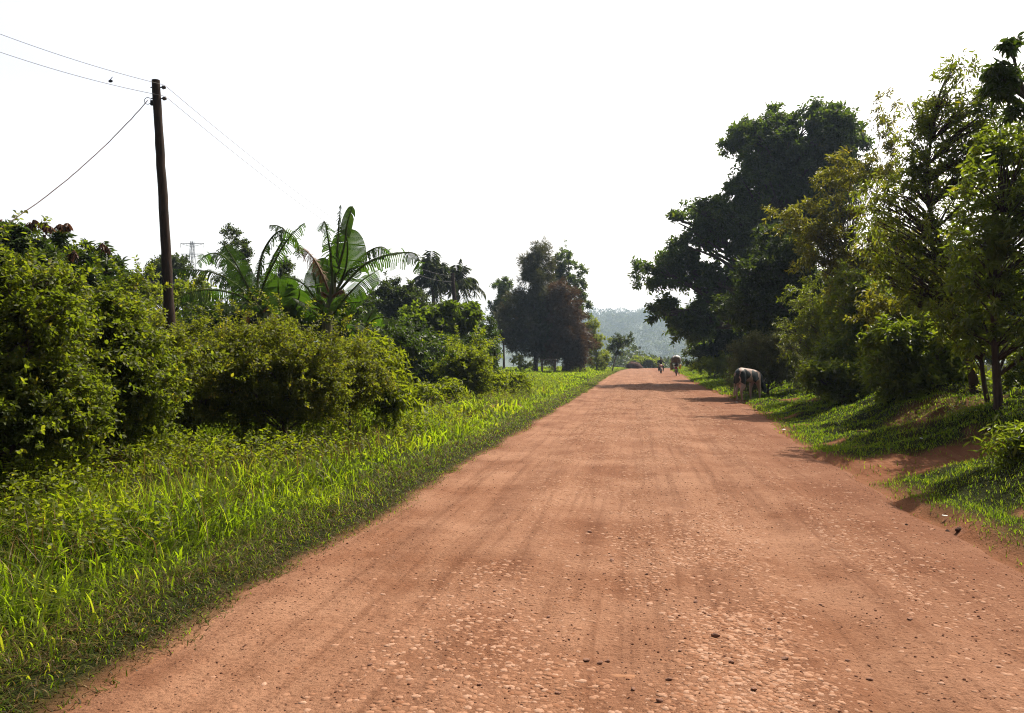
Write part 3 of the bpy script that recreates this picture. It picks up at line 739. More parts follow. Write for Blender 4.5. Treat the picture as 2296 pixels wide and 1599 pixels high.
banana('tallest banana plant with an upright spear leaf and long torn fronds to the right', (1160, 1000), 24.5, [(1160, 990), (1190, 820), (1205, 700)], [
    ([(1205, 800, 0), (1225, 560, 0), (1240, 330, 0), (1255, 145, 0)], .22, dict(torn=.8, hang=1.3)),
    ([(1200, 780, -.2), (1190, 560, -.3), (1165, 380, -.4), (1140, 265, -.5), (1115, 330, -.6)], .30, dict(torn=.85, hang=1.2)),
    ([(1235, 740, .2), (1290, 600, .25), (1305, 450, .3), (1290, 315, .35)], .50, dict(torn=.14, hang=.2, face=.9)),
    ([(1225, 640, .1), (1280, 440, .1), (1300, 290, .1), (1340, 155, .1)], .22, dict(torn=.1, hang=.9, stalk=.5)),
    ([(1210, 780, 0), (1330, 590, .3), (1450, 480, .5), (1550, 445, .6), (1620, 500, .7)], .34, dict(torn=.85, hang=1.2)),
    ([(1215, 790, 0), (1400, 590, -.3), (1560, 510, -.5), (1720, 485, -.7), (1800, 510, -.8), (1812, 620, -.8)], .36, dict(torn=.75, hang=1.2)),
    ([(1180, 960, 0), (1270, 830, -.6), (1400, 690, -1.0), (1520, 610, -1.3)], .36, dict(torn=.25, hang=.6)),
    ([(1170, 760, 0), (1110, 610, .2), (1040, 500, .3), (940, 430, .4)], .30, dict(torn=.7, hang=1.2, mat='bananadry')),
    ([(1150, 980, 0), (1080, 830, -.5), (980, 700, -.9), (830, 650, -1.2)], .42, dict(torn=.5, hang=.8)),
    ([(1145, 980, -.2), (1110, 830, -.3), (1085, 720, -.4), (1060, 625, -.4)], .07, dict(torn=.0, hang=1.3)),
    ([(1165, 990, 0), (1230, 890, -.7), (1300, 845, -1.1), (1400, 840, -1.4)], .32, dict(torn=.5, hang=.8)),
    ([(1160, 980, -.3), (1080, 920, -1.0), (1000, 850, -1.4), (900, 800, -1.8)], .40, dict(torn=.3, hang=.9)),
    ([(1170, 900, .6), (1110, 760, 1.0), (1110, 640, 1.3), (1140, 520, 1.5)], .42, dict(torn=.15, hang=.3, face=.9)),
    ([(1200, 800, -.2), (1270, 760, -.5), (1300, 860, -.6), (1305, 960, -.6)], .26, dict(torn=.9, hang=1.3, mat='bananadry')),
    ([(1190, 820, .1), (1120, 770, -.2), (1090, 850, -.3), (1080, 950, -.3)], .24, dict(torn=.9, hang=1.3, mat='bananadry')),
], 102, r0=.19)
banana('young banana plant with broad upright leaves between the two large ones', (860, 1010), 23.5, [(860, 990), (850, 900)], [
    ([(850, 980, 0), (830, 860, 0), (815, 760, .1), (810, 670, .1)], .46, dict(torn=.05, hang=.15, face=.9)),
    ([(860, 960, 0), (880, 920, -.3), (895, 890, -.4), (905, 855, -.4)], .22, dict(torn=.0, hang=.1)),
    ([(865, 980, 0), (930, 880, -.3), (960, 800, -.5), (960, 740, -.6)], .38, dict(torn=.2, hang=.5)),
    ([(855, 980, .2), (760, 900, .3), (700, 830, .4)], .30, dict(torn=.2, hang=.6)),
    ([(860, 980, .4), (900, 850, .7), (1000, 760, .9), (1050, 800, 1.0)], .34, dict(torn=.4, hang=.7)),
], 103, r0=.1)
banana('small young banana plant at the right end of the hedge', (1440, 1100), 25, [(1440, 1060), (1435, 1000)], [
    ([(1438, 1010, 0), (1490, 960, -.2), (1560, 945, -.3), (1650, 970, -.4)], .22, dict(torn=.3, hang=.8)),
    ([(1435, 1010, 0), (1400, 990, -.2), (1350, 1005, -.4), (1300, 990, -.5)], .2, dict(torn=.3, hang=.8)),
    ([(1436, 1000, 0), (1460, 940, .1), (1500, 885, .2)], .16, dict(torn=.1, hang=.3)),
    ([(1440, 1020, 0), (1500, 1050, -.4), (1560, 1080, -.7), (1640, 1130, -.9)], .22, dict(torn=.6, hang=.9)),
    ([(1440, 1080, 0), (1560, 1160, -.3), (1620, 1210, -.4), (1650, 1250, -.5)], .16, dict(torn=.2, hang=.8)),
    ([(1436, 1020, .2), (1380, 1060, -.2), (1340, 1030, -.4), (1320, 1020, -.5)], .2, dict(torn=.4, hang=.8)),
], 104, r0=.07)
banana('small banana shoot with one bright upright leaf beside the glossy shrub', (1660, 1330), 25.5, [(1660, 1300), (1665, 1260)], [
    ([(1665, 1300, 0), (1670, 1240, 0), (1690, 1180, 0)], .12, dict(torn=.0, hang=.2)),
    ([(1660, 1300, 0), (1600, 1200, -.1), (1560, 1160, -.2)], .12, dict(torn=.3, hang=.6)),
], 105, r0=.04)

# ------------------------------------------------------------------ palms
def palm(label, x, y, d, h_r, seed, nf, spread):
    rng = np.random.default_rng(seed)
    c = W(x, y, d); B = np.array([c[0], c[1], tz(c[0], c[1])])
    root = tag(empty('palm_tree', B), label, 'palm tree', 'palms beside the second utility pole')
    mb = MB(); mb.tube([(0, 0, -.1), (0, 0, (c[2] - B[2]) * .5), (0, 0, c[2] - B[2])], [.24, .19, .17], 10); mb.build('trunk', BARK, root)
    for k in range(nf):
        az = k * 2.4 + rng.uniform(-.3, .3); el = 1.45 - 1.25 * (k / nf) + rng.uniform(-.1, .1)
        L = h_r * rng.uniform(.8, 1.15)
        h = np.array([math.cos(az), math.sin(az), 0])
        n = 46; t = np.linspace(0, 1, n)[:, None]
        path = (c - B) + h * L * t * math.cos(el) * spread + np.array([0, 0, 1]) * (L * t * math.sin(el) - L * (.72 * math.cos(el) + .12) * t ** 2.0)
        T = nrm(np.gradient(path, axis=0)); side = nrm(np.cross(T, [0, 0, 1.0]) + 1e-4)
        P = np.concatenate([path[4:], path[4:]]); S = np.concatenate([side[4:], -side[4:]]); TT = np.concatenate([T[4:], T[4:]])
        D = nrm(S * .7 + TT * .5 + np.array([0, 0, -.7]) + rng.normal(0, .12, P.shape))
        V, Fq, r = leaves(rng, P, D, 'lance', L * .27, .045, .5)
        mb = MB(); mb.tube(path, list(np.linspace(.05, .015, n)), 4, caps=False)
        o = len(V); V = np.concatenate([V, np.array(mb.v)]); Fq = np.concatenate([Fq, np.array(mb.f) + o]); r = np.concatenate([r, np.full(len(mb.f), .5)])
        quads('frond', V, Fq, M['dark'], root, rnd=r)
palm('palm tree with drooping fronds and an upright spear, left of the second utility pole', 972, 632, 72, 3.3, 51, 24, .8)
palm('palm tree with long drooping fronds directly behind the second utility pole', 1024, 640, 74, 3.2, 52, 20, 1.05)

# ------------------------------------------------------------------ plants: right of the road
SPB = dict(SP)
plant('canopy_tree', 'huge dark green tree with lobed crown, largest on the right of the road', 'tree', 56,
      [(1785, 310, 145, 80), (1700, 335, 88, 70), (1865, 350, 75, 75), (1690, 425, 90, 70), (1790, 420, 100, 60), (1570, 505, 88, 72), (1650, 520, 95, 80), (1530, 570, 52, 50), (1490, 612, 66, 28),
       (1600, 620, 90, 48), (1498, 705, 34, 30), (1545, 735, 40, 30), (1690, 600, 80, 80), (1600, 690, 60, 45), (1740, 520, 90, 60), (1890, 400, 50, 60), (1850, 470, 80, 50)], SP['big'],
      base=(1700,), trunk=[(1702, 760), (1712, 650), (1730, 540), (1765, 400), (1790, 310)], seed=60, count=215, br=26, dens=6.2, r0=.55, twigs=3, thick=.75, low=.45)
plant('dark_tree', 'dark layered tree with a thin bare trunk in front of the big canopy tree', 'tree', 37,
      [(1760, 560, 82, 62), (1720, 620, 82, 56), (1795, 640, 58, 54), (1680, 690, 72, 52), (1740, 700, 80, 50)], SP['dark'], base=(1822,), trunk=[(1808, 740), (1795, 630), (1770, 520)], seed=61, count=70, br=24, dens=11, r0=.14)
plant('dark_tree', 'dark tree at the roadside standing below the big canopy tree near the motorcycles', 'tree', 62,
      [(1610, 760, 62, 52), (1660, 740, 60, 55), (1580, 790, 40, 36), (1650, 800, 60, 40)], SP['dark'], base=(1640,), seed=62, count=60, br=22, dens=9, r0=.2)
plant('dry_shrub', 'greyish airy shrub at the roadside beyond the loaded motorcycle', 'shrub', 92,
      [(1565, 775, 26, 36), (1552, 760, 14, 20), (1580, 795, 26, 22)], SP['silver'], base=(1568,), seed=63, count=30, br=9, dens=12, r0=.08)
plant('roadside_bush', 'light green bush on the grass between the loaded motorcycle and the cow', 'bush', 60,
      [(1600, 822, 34, 20), (1570, 822, 22, 14), (1630, 815, 26, 26)], SP['weed'], base=(1600,), seed=64, count=34, br=9, dens=16, r0=.04)
plant('grey_shrub', 'pale grey green shrub above the cow', 'shrub', 34,
      [(1695, 792, 60, 44), (1745, 775, 40, 40), (1705, 845, 66, 42), (1765, 820, 56, 60), (1665, 815, 24, 26)], SP['silver'], base=(1720,), seed=65, count=60, br=18, dens=30, r0=.06)
plant('yellowish_tree', 'yellowish feathery leaved tree reaching over the grass behind the cow', 'tree', 27,
      [(1800, 490, 70, 42), (1880, 520, 90, 62), (1970, 570, 100, 80), (1830, 570, 70, 56), (1930, 640, 95, 70), (2050, 600, 80, 80), (1880, 420, 60, 40), (1985, 300, 30, 90), (1900, 370, 50, 40), (1965, 400, 60, 55)], SP['yellow'], base=(1965,), trunk=[(1955, 760), (1945, 660), (1900, 560)], seed=66, count=150, br=19, dens=9, r0=.1, low=.5)
plant('green_tree', 'mid green bushy tree below the yellowish tree, behind the grassy mound', 'tree', 24.5,
      [(1915, 690, 72, 82), (1890, 790, 62, 66), (1960, 770, 60, 90), (1930, 840, 70, 50), (1860, 830, 40, 50)], SP['mid'], base=(1915,), seed=67, count=80, br=20, dens=28, r0=.09)
plant('feathery_tree', 'tall slender feathery tree with open sprays against the sky', 'tree', 17,
      [(2110, 250, 60, 95), (2185, 270, 50, 110), (2040, 420, 60, 60), (2150, 150, 50, 35), (2060, 310, 45, 85), (2160, 330, 60, 90), (2100, 370, 70, 60), (2210, 330, 40, 80), (2060, 530, 115, 70), (1985, 470, 60, 65), (2150, 440, 60, 85), (2100, 650, 110, 85), (2010, 610, 70, 60)], SP['feather'],
      base=(2190,), trunk=[(2165, 760), (2140, 640), (2105, 540), (2078, 430), (2085, 330), (2110, 200)], seed=68, count=200, br=18, dens=10, r0=.10, low=.3, bark=BARKR, twigs=3, inner=.3)
plant('fine_leaved_tree', 'dense fine leaved tree at the right edge of the photo', 'tree', 14,
      [(2245, 430, 95, 105), (2300, 350, 85, 85), (2240, 580, 110, 120), (2280, 720, 115, 115), (2330, 500, 110, 150)], SP['fine'], base=(2240,), trunk=[(2232, 800), (2228, 650), (2250, 480)], seed=69, count=125, br=24, dens=18, r0=.09, bark=BARKR)
plant('thin_tree', 'thin leafy sapling with a bare stem in front of the fine leaved tree', 'tree', 15,
      [(2190, 640, 70, 90), (2160, 730, 70, 70), (2205, 760, 60, 70)], SP['feather'], base=(2218,), trunk=[(2205, 850), (2196, 740), (2185, 640)], seed=70, count=44, br=20, dens=17, r0=.06, bark=BARKR)
plant('dark_shrub', 'dark shrub on top of the grassy mound beside the dirt ramp', 'shrub', 19,
      [(2075, 790, 95, 85), (2010, 840, 70, 60), (2120, 850, 80, 70), (1990, 780, 40, 60), (2060, 880, 90, 40)], SP['mid'], base=(2075,), seed=71, count=90, br=22, dens=32, r0=.06)
plant('leafy_shrub', 'sunlit leafy shrub at the right edge above the dirt ramp', 'shrub', 16.5,
      [(2275, 890, 46, 48), (2300, 820, 50, 60), (2330, 870, 60, 60)], SP['bush'], base=(2290,), seed=72, count=40, br=22, dens=50, r0=.04)
plant('low_bush', 'small dark bush on the bank at the foot of the mid green tree', 'bush', 23,
      [(1870, 850, 40, 30), (1925, 855, 46, 36), (1830, 845, 30, 22)], SP['mid'], base=(1890,), seed=73, count=34, br=16, dens=44, r0=.03)
plant('backdrop_tree', 'broad dark tree deep behind the feathery tree', 'tree', 42,
      [(2060, 660, 150, 110), (1960, 640, 90, 90), (2190, 640, 120, 130), (2100, 760, 170, 70), (2280, 690, 100, 120)], SP['dark'], base=(2090,), seed=74, count=100, br=34, dens=8, r0=.25)
plant('backdrop_tree', 'shaded thicket tree deep behind the cow and the thin bare trunk', 'tree', 48,
      [(1800, 740, 110, 70), (1880, 690, 80, 90), (1760, 800, 90, 45), (1900, 800, 100, 50)], SP['dark'], base=(1830,), seed=75, count=80, br=30, dens=8, r0=.2)
plant('young_tree', 'leafy young tree filling the space between the grey green shrub and the mid green tree', 'tree', 29,
      [(1830, 690, 60, 90), (1800, 760, 60, 60), (1850, 800, 50, 50)], SP['feather'], base=(1835,), trunk=[(1838, 760), (1832, 680)], seed=78, count=60, br=19, dens=10, r0=.06)
plant('young_tree', 'leafy young tree with thin stems behind the dark mound shrub', 'tree', 20,
      [(2030, 690, 70, 90), (1985, 740, 60, 80), (2100, 720, 80, 80)], SP['yellow'], base=(2050,), trunk=[(2046, 780), (2040, 700)], seed=79, count=70, br=20, dens=11, r0=.06)
plant('tall_weed', 'weedy clump on the edge of the near bank at the right of the photo', 'weed', 9.5, [(2270, 1010, 40, 30), (2310, 990, 40, 40)], ('lance', .12, .03, 9, .25, 'fine', 1.1, .25, .6), base=(2280,), seed=80, count=14, br=16, dens=60, r0=.01)
plant('leaning_tree', 'open tree with big dark leaves leaning in at the upper right corner', 'tree', 12.5,
      [(2255, 110, 16, 10), (2275, 100, 8, 12), (2225, 165, 26, 16), (2240, 180, 22, 18), (2265, 175, 18, 22), (2225, 205, 18, 10), (2250, 215, 14, 8), (2285, 250, 22, 16)], 
      ('lance', .15, .05, 8, .16, 'mango', 1.0, .7, .6), base=(2440,), trunk=[(2430, 620), (2390, 400), (2330, 270), (2290, 190), (2268, 110)], seed=76, count=30, br=8, dens=34, r0=.09, twigs=1)

# ------------------------------------------------------------------ grass and low weeds (uncountable)
def blades(rng, P, H, Wd, lean, seg=3):
    n = len(P); az = rng.uniform(0, 6.283, n); t = np.linspace(0, 1, seg + 1)
    dirv = np.stack([np.cos(az), np.sin(az), np.zeros(n)], 1); fa = az + 1.5708 + rng.normal(0, .5, n)
    sd = np.stack([np.cos(fa), np.sin(fa), np.zeros(n)], 1)
    off = (lean * H)[:, None] * t ** 2
    zz = H[:, None] * (t - (.42 * np.minimum(lean, 1.2))[:, None] * t ** 2.4)
    c = P[:, None] + dirv[:, None] * off[..., None]; c[..., 2] += zz
    wd = Wd[:, None] * np.array([.8, 1.0, .75, .06])[:seg + 1] if seg == 3 else Wd[:, None] * np.array([1.0, .8, .08])
    A = c - sd[:, None] * wd[..., None] * .5; Bq = c + sd[:, None] * wd[..., None] * .5
    V = np.stack([A, Bq], 2).reshape(-1, 3)
    k = np.arange(seg)
    f = np.stack([2 * k, 2 * k + 1, 2 * k + 3, 2 * k + 2], 1)
    Fq = f[None] + (np.arange(n) * 2 * (seg + 1))[:, None, None]
    return V, Fq.reshape(-1, 4), np.repeat(rng.uniform(0, 1, n), seg)
def scatter(rng, x0, x1, y0, y1, dens):
    """points with density dens(x, y) per square metre"""
    mx = 0; out = []
    ys = np.geomspace(y0, y1, 24) if y0 > 0 else np.linspace(y0, y1, 24)
    for a, b in zip(ys[:-1], ys[1:]):
        xx = rng.uniform(x0, x1, 400); yy = rng.uniform(a, b, 400)
        m = float(np.max(dens(xx, yy))) * 1.1
        n = int((x1 - x0) * (b - a) * m)
        x = rng.uniform(x0, x1, n); y = rng.uniform(a, b, n)
        k = rng.uniform(0, m, n) < dens(x, y)
        out.append(np.stack([x[k], y[k]], 1))
    p = np.concatenate(out)
    return np.column_stack([p, terrain(p[:, 0], p[:, 1]) - .02])
def wedge(x, y):        # fade out what the place shows nothing of, far to the side
    return np.where(x < 0, sm(-1.12, -.98, x / np.maximum(y, .5)), sm(.68, .56, x / np.maximum(y, .5)))
def verge_grass():
    rng = np.random.default_rng(301)
    def dn(x, y):
        el = xl(y) - x
        cl = (.35 + 1.1 * vn(x, y, .5, 61) ** 1.5) * (.55 + .8 * vn(x, y, 1.9, 67))
        return np.where(el > .25, 1, 0) * sm(.25, 1.0, el) * np.clip(4300 / np.maximum(y, 4), 25, 780) * cl * wedge(x, y) * (1 - bare_mask(x, y)) * np.where(el > 18, 0.2, 1)
    P = scatter(rng, -24, -2.2, 1.5, 150, dn)
    el = xl(P[:, 1]) - P[:, 0]; y = P[:, 1]
    tall = sm(.3, 1.7, el) * (.55 + .45 * (1 - sm(24, 34, y)))
    H = (.07 + .29 * tall * (.25 + 1.2 * vn(P[:, 0], y, .8, 62) ** 1.3)) * (.45 + .9 * rng.uniform(0, 1, len(P)) ** 1.4)
    H = H * (.5 + .95 * vn(P[:, 0], P[:, 1], 2.3, 69))
    Wd = (.008 + .020 * rng.uniform(0, 1, len(P)) ** 1.8) * (.5 + .65 * tall) * np.clip(y / 9, 1, 5)
    V, Fq, r = blades(rng, P, H, Wd, .15 + 1.75 * rng.uniform(0, 1, len(P)) ** 1.3)
    pt = vn(P[:, 0], P[:, 1], 1.1, 66)
    r = np.clip(.6 * r + .7 * np.repeat(pt, 3) - .2 + .5 * np.repeat(rng.uniform(0, 1, len(P)) < .10, 3), 0, 1)
    # taller reed-like tufts
    tag(quads('verge_grass', V, Fq, M['grass'], None, rnd=r), 'tall bright green grass covering the verge left of the road', 'grass', kind='stuff')
    def de(x, y):
        el = xl(y) - x
        return np.where((el > -.12), 1, 0) * (1 - sm(.55, 1.3, el)) * sm(-.12, .25, el) * np.clip(6500 / np.maximum(y, 4), 30, 1100) * (.6 + 1.4 * vn(x, y, .4, 63))
    P = scatter(rng, -5.2, -1.4, 1.5, 150, de)
    el = xl(P[:, 1]) - P[:, 0]
    H = (.035 + .10 * sm(0, 1.2, el)) * rng.uniform(.4, 1.5, len(P)); Wd = rng.uniform(.004, .009, len(P)) * np.clip(P[:, 1] / 9, 1, 5)
    V, Fq, r = blades(rng, P, H, Wd, rng.uniform(.6, 1.9, len(P)))
    tag(quads('dry_edge_grass', V, Fq, M['dry'], None, rnd=np.clip(r, 0, 1)), 'short brownish dry grass fringing the left road edge', 'grass', kind='stuff')
    k = rng.uniform(0, 1, len(P)) < .8
    P2 = P[k]; H2 = H[k] * 1.15
    V, Fq, r = blades(rng, P2 + rng.normal(0, .05, P2.shape) * [1, 1, 0], H2, rng.uniform(.004, .009, len(P2)) * np.clip(P2[:, 1] / 9, 1, 5), rng.uniform(.4, 1.7, len(P2)))
    tag(quads('edge_grass', V, Fq, M['turf'], None, rnd=r), 'short green grass mixed into the dry fringe of the left road edge', 'grass', kind='stuff')
    # broad-leaved weeds among the grass
    def dw(x, y):
        el = xl(y) - x
        return sm(1.0, 2.4, el) * np.clip(900 / np.maximum(y, 5), 3, 100) * sm(.35, .7, vn(x, y, 1.3, 64)) * wedge(x, y)
    P = scatter(rng, -18, -3, 2.5, 60, dw); P[:, 2] += rng.uniform(.05, .4, len(P))
    D = nrm(rng.normal(0, .35, P.shape) + np.array([0, 0, .8]))
    V, Fq, r = sprigs(rng, P, D, 7, .2, 'ovate', .065, .035, 1.0, .3, .6)
    tag(quads('verge_weeds', V, Fq, M['weed'], None, rnd=r), 'leafy low weeds growing among the tall grass left of the road', 'weeds', kind='stuff')
    # dry stems and seed heads
    P = scatter(rng, -20, -3, 2.5, 40, lambda x, y: sm(.8, 2.0, xl(y) - x) * np.clip(480 / np.maximum(y, 5), 2, 60) * wedge(x, y))
    H = rng.uniform(.3, .75, len(P))
    V, Fq, r = blades(rng, P, H, rng.uniform(.004, .010, len(P)), rng.uniform(.2, 1.4, len(P)))
    tag(quads('dry_grass_stems', V, Fq, M['dry'], None, rnd=.4 + .6 * r), 'pale dry grass stems standing in the green grass left of the road', 'grass', kind='stuff')
def hedge_foot_grass():
    rng = np.random.default_rng(311)
    pts = [ground(x, y) for x, y in ((-60, 1075), (80, 1055), (200, 1030), (330, 1010), (450, 1000), (560, 990), (680, 985), (780, 965), (880, 945))]
    path = spline(pts, 200); k = rng.integers(0, 200, 2600)
    keep = vn(path[k, 0], path[k, 1], .9, 68) + rng.normal(0, .15, 2600) > .42
    P = path[k][keep] + rng.normal(0, .38, (keep.sum(), 3)) * [1, 1, 0]
    P[:, 2] = terrain(P[:, 0], P[:, 1]) - .02
    n = len(P)
    V, Fq, r = blades(rng, P, rng.uniform(.3, .85, n), rng.uniform(.008, .02, n), .15 + 1.1 * rng.uniform(0, 1, n) ** 1.5)
    tag(quads('hedge_foot_grass', V, Fq, M['grass'], None, rnd=.75 * r), 'tall arching grass growing along the foot of the left hedge', 'grass', kind='stuff')
hedge_foot_grass()
verge_grass()
def bank_grass():
    rng = np.random.default_rng(302)
    def dn(x, y):
        er = x - xr(y)
        return np.where(er > 0, 1, 0) * np.clip(13500 / np.maximum(y, 4), 40, 2200) * (.4 + 1.0 * vn(x, y, .5, 71)) * wedge(x, y) * (1 - .96 * bare_mask(x, y)) * np.where(er > 6, .3, 1)
    P = scatter(rng, 2.8, 16, 3.5, 160, dn)
    H = rng.uniform(.025, .085, len(P)) * (.7 + .9 * vn(P[:, 0], P[:, 1], .9, 72)) * np.clip(P[:, 1] / 22, 1, 2)
    Wd = rng.uniform(.005, .010, len(P)) * np.clip(P[:, 1] / 9, 1, 6)
    V, Fq, r = blades(rng, P, H, Wd, rng.uniform(.2, 1.2, len(P)), 2)
    tag(quads('bank_grass', V, Fq, M['turf'], None, rnd=r), 'short grass covering the bank right of the road', 'grass', kind='stuff')
    P = scatter(rng, 4, 12, 6, 60, lambda x, y: sm(1.6, 3.0, x - xr(y)) * np.clip(500 / np.maximum(y, 5), 2, 40) * sm(.4, .65, vn(x, y, .9, 73)) * wedge(x, y) * (1 - bare_mask(x, y)))
    P[:, 2] += rng.uniform(.02, .22, len(P)); D = nrm(rng.normal(0, .4, P.shape) + np.array([0, 0, .8]))
    V, Fq, r = sprigs(rng, P, D, 7, .16, 'ovate', .06, .03, 1.0, .3, .6)
    tag(quads('bank_weeds', V, Fq, M['fine'], None, rnd=r), 'small leafy weeds on the bank right of the road', 'weeds', kind='stuff')
bank_grass()

# ------------------------------------------------------------------ gravel and stones of the road
def pebbles(rng, P, S, flat, sink=.25):
    n = len(P); k = 6; a = np.arange(k) * 2 * math.pi / k
    th = rng.uniform(0, 6.28, n)
    ring = []
    el = rng.uniform(.6, 1.0, n)
    for rr, zz in ((1.0, 0.0), (.86, .5), (.45, .82)):
        q = rr * rng.uniform(.85, 1.12, (n, k))
        lx = np.cos(a) * q; ly = np.sin(a) * q * el[:, None]
        x = lx * np.cos(th)[:, None] - ly * np.sin(th)[:, None]; y = lx * np.sin(th)[:, None] + ly * np.cos(th)[:, None]
        z = np.broadcast_to(((zz - sink) * flat)[:, None], (n, k)) + rng.normal(0, .05, (n, k)) * flat[:, None] * (zz > 0)
        ring.append(np.stack([x, y, z], 2))
    V = np.concatenate(ring, 1) * S[:, None, None] + P[:, None]
    f = []
    for r in range(2):
        for i in range(k): f.append((r * k + i, r * k + (i + 1) % k, (r + 1) * k + (i + 1) % k, (r + 1) * k + i))
    f += [(12, 13, 14, 15), (12, 15, 16, 17)]
    Fq = np.array(f)[None] + (np.arange(n) * 18)[:, None, None]
    return V.reshape(-1, 3), Fq.reshape(-1, 4), np.repeat(rng.uniform(0, 1, n), len(f))
def stonemat(name, a, b, c):
    m, nt, p = newmat(name)
    at = N(nt, 'ShaderNodeAttribute', attribute_name='rnd')
    col = ramp_node(nt, at.outputs['Fac'], [(0, a), (.6, b), (1, c)])
    g = N(nt, 'ShaderNodeNewGeometry'); n = noise(nt, g.outputs['Position'], 60, 4)
    nt.links.new(mixc(nt, ramp_node(nt, n, [(.35, .5), (.65, 0.0)]), col, (.14, .058, .031)), p.inputs['Base Color'])
    p.inputs['Roughness'].default_value = .9; p.inputs['Specular IOR Level'].default_value = .06
    return m
def road_gravel():
    rng = np.random.default_rng(401)
    def band(x, y):
        b = 0
        for c, s, k in ((.72, .34, 1.0), (-.75, .38, .45), (1.95, .26, .45), (.05, .6, .32), (-1.3, .3, .2), (2.5, .25, .16)):
            cc = c + .22 * (vn(y, c * 9, 5, 81) - .5) * 2
            b = b + k * np.exp(-((x - cc) / s) ** 2)
        return b * (.12 + 1.3 * sm(.35, .62, vn(x, y * .45, .55, 82))) + .02
    P = scatter(rng, -2.4, 3.0, 2.4, 60, lambda x, y: band(x, y) * np.clip(11000 / np.maximum(y, 5), 80, 1700))
    P[:, 2] = road_z(P[:, 0], P[:, 1])
    S = (.006 + .026 * rng.uniform(0, 1, len(P)) ** 2.2) * np.clip(P[:, 1] / 12, 1, 2.4)
    V, Fq, r = pebbles(rng, P, S, rng.uniform(.3, .5, len(P)), .45)
    tag(quads('road_gravel', V, Fq, stonemat('dusty_pebble', (.19, .088, .046), (.285, .155, .094), (.36, .225, .155)), None, rnd=r, smooth=True),
        'rounded dusty pebbles showing through the worn red road', 'gravel', kind='stuff')
    P = scatter(rng, -3.0, 4.6, 2.4, 40, lambda x, y: (.25 + sm(.35, .7, vn(x, y * .3, .8, 83)) + .8 * sm(1.5, 2.6, np.abs(x))) * np.clip(650 / np.maximum(y, 5), 4, 90))
    k = (P[:, 0] > xl(P[:, 1]) - .05) & (P[:, 0] < xr(P[:, 1]) + .1); P = P[k]
    P[:, 2] = road_z(P[:, 0], P[:, 1])
    S = .004 + .008 * rng.uniform(0, 1, len(P)) ** 2.5
    V, Fq, r = pebbles(rng, P, S, rng.uniform(.6, 1.0, len(P)), .15)
    tag(quads('soil_crumbs', V, Fq, stonemat('dark_crumb', (.05, .024, .015), (.08, .036, .022), (.14, .062, .036)), None, rnd=r),
        'dark loose crumbs of earth scattered over the red road', 'gravel', kind='stuff')
road_gravel()
STONE = plain('stone', (.22, .11, .07), .8, var=.3, scale=18, bump=.5, spec=.25)
DUNG = plain('dark_clod', (.05, .025, .017), .9, var=.3, scale=30, bump=.6, spec=.15)
def rock_mesh(name, s, seed, mat, flat=.6, loc=(0, 0, 0), rough=.35):
    rng = np.random.default_rng(seed); mb = MB(); mb.ball((0, 0, 0), 1, 14, 9)
    v = np.array(mb.v); ph = rng.uniform(0, 6, 9)
    k = 1 + rough * (.35 * np.sin(v[:, 0] * 2.3 + ph[0]) * np.cos(v[:, 1] * 2.7 + ph[1]) + .3 * np.sin(v[:, 2] * 3.1 + ph[2] + v[:, 0] * 2) + .22 * np.sin(v[:, 1] * 5.3 + ph[3]) * np.sin(v[:, 0] * 4.9 + ph[4]) + .12 * rng.normal(0, 1, len(v)))
    v = v * k[:, None] * np.array([1, rng.uniform(.65, .95), flat]) * s
    mb.v = [tuple(p) for p in v]
    o = mb.build(name, mat, None); o.location = loc; o.rotation_euler = (0, 0, rng.uniform(0, 6))
    return o
srng = random.Random(8)
stone_spots = [(1075, 1547, .030), (1690, 1560, .05), (1322, 1194, .045), (1372, 1258, .05), (1390, 1205, .035), (1500, 1530, .035), (1525, 1470, .03), (1315, 1487, .04), (1345, 1490, .035), (1362, 1481, .03), (1420, 1545, .035),
               (1640, 1500, .045), (1295, 1250, .03), (1230, 1385, .03), (1450, 1290, .03), (1560, 1360, .04), (1590, 1390, .03), (1900, 1480, .03), (1950, 1520, .035), (1760, 1490, .04), (1135, 1400, .028), (1660, 1235, .035), (1565, 1200, .03),
               (1840, 1350, .03), (2040, 1390, .035), (1250, 1560, .03), (1480, 1580, .04), (1605, 1440, .05), (1725, 1420, .03), (980, 1450, .03), (830, 1500, .028), (1110, 1330, .03)]
stones = []
for i, (x, y, s) in enumerate(stone_spots):
    g = ground(x, y)
    if i < 5: o = rock_mesh('loose_stone', 1.0, 500 + i, STONE, .5)
    else:
        o = link(stones[i % 5].copy())
    o.location = (g[0], g[1], float(road_z(np.array([g[0]]), np.array([g[1]]))[0]) + s * .15); s *= .5; o.scale = (s, s, s * srng.uniform(.7, 1.1)); o.rotation_euler = (srng.uniform(-.2, .2), srng.uniform(-.2, .2), srng.uniform(0, 6.2))
    tag(o, 'small dusty reddish stone lying loose on the red dirt road', 'stone', 'loose stones on the road'); stones.append(o)
for (x, y, s, lab) in ((2125, 1193, .03, 'dark clod of earth at the right road edge, the left one of a pair'), (2149, 1194, .034, 'dark clod of earth at the right road edge, the right one of a pair'),
                       (2032, 1178, .02, 'small dark clod lying on the red road left of the two bigger clods')):
    g = ground(x, y); o = rock_mesh('earth_clod', s, int(x), DUNG, .75, (g[0], g[1], g[2] + s * .1)); tag(o, lab, 'clod', 'dark clods at the right road edge')
PAPER = plain('litter_white', (.62, .6, .55), .6, var=.08)
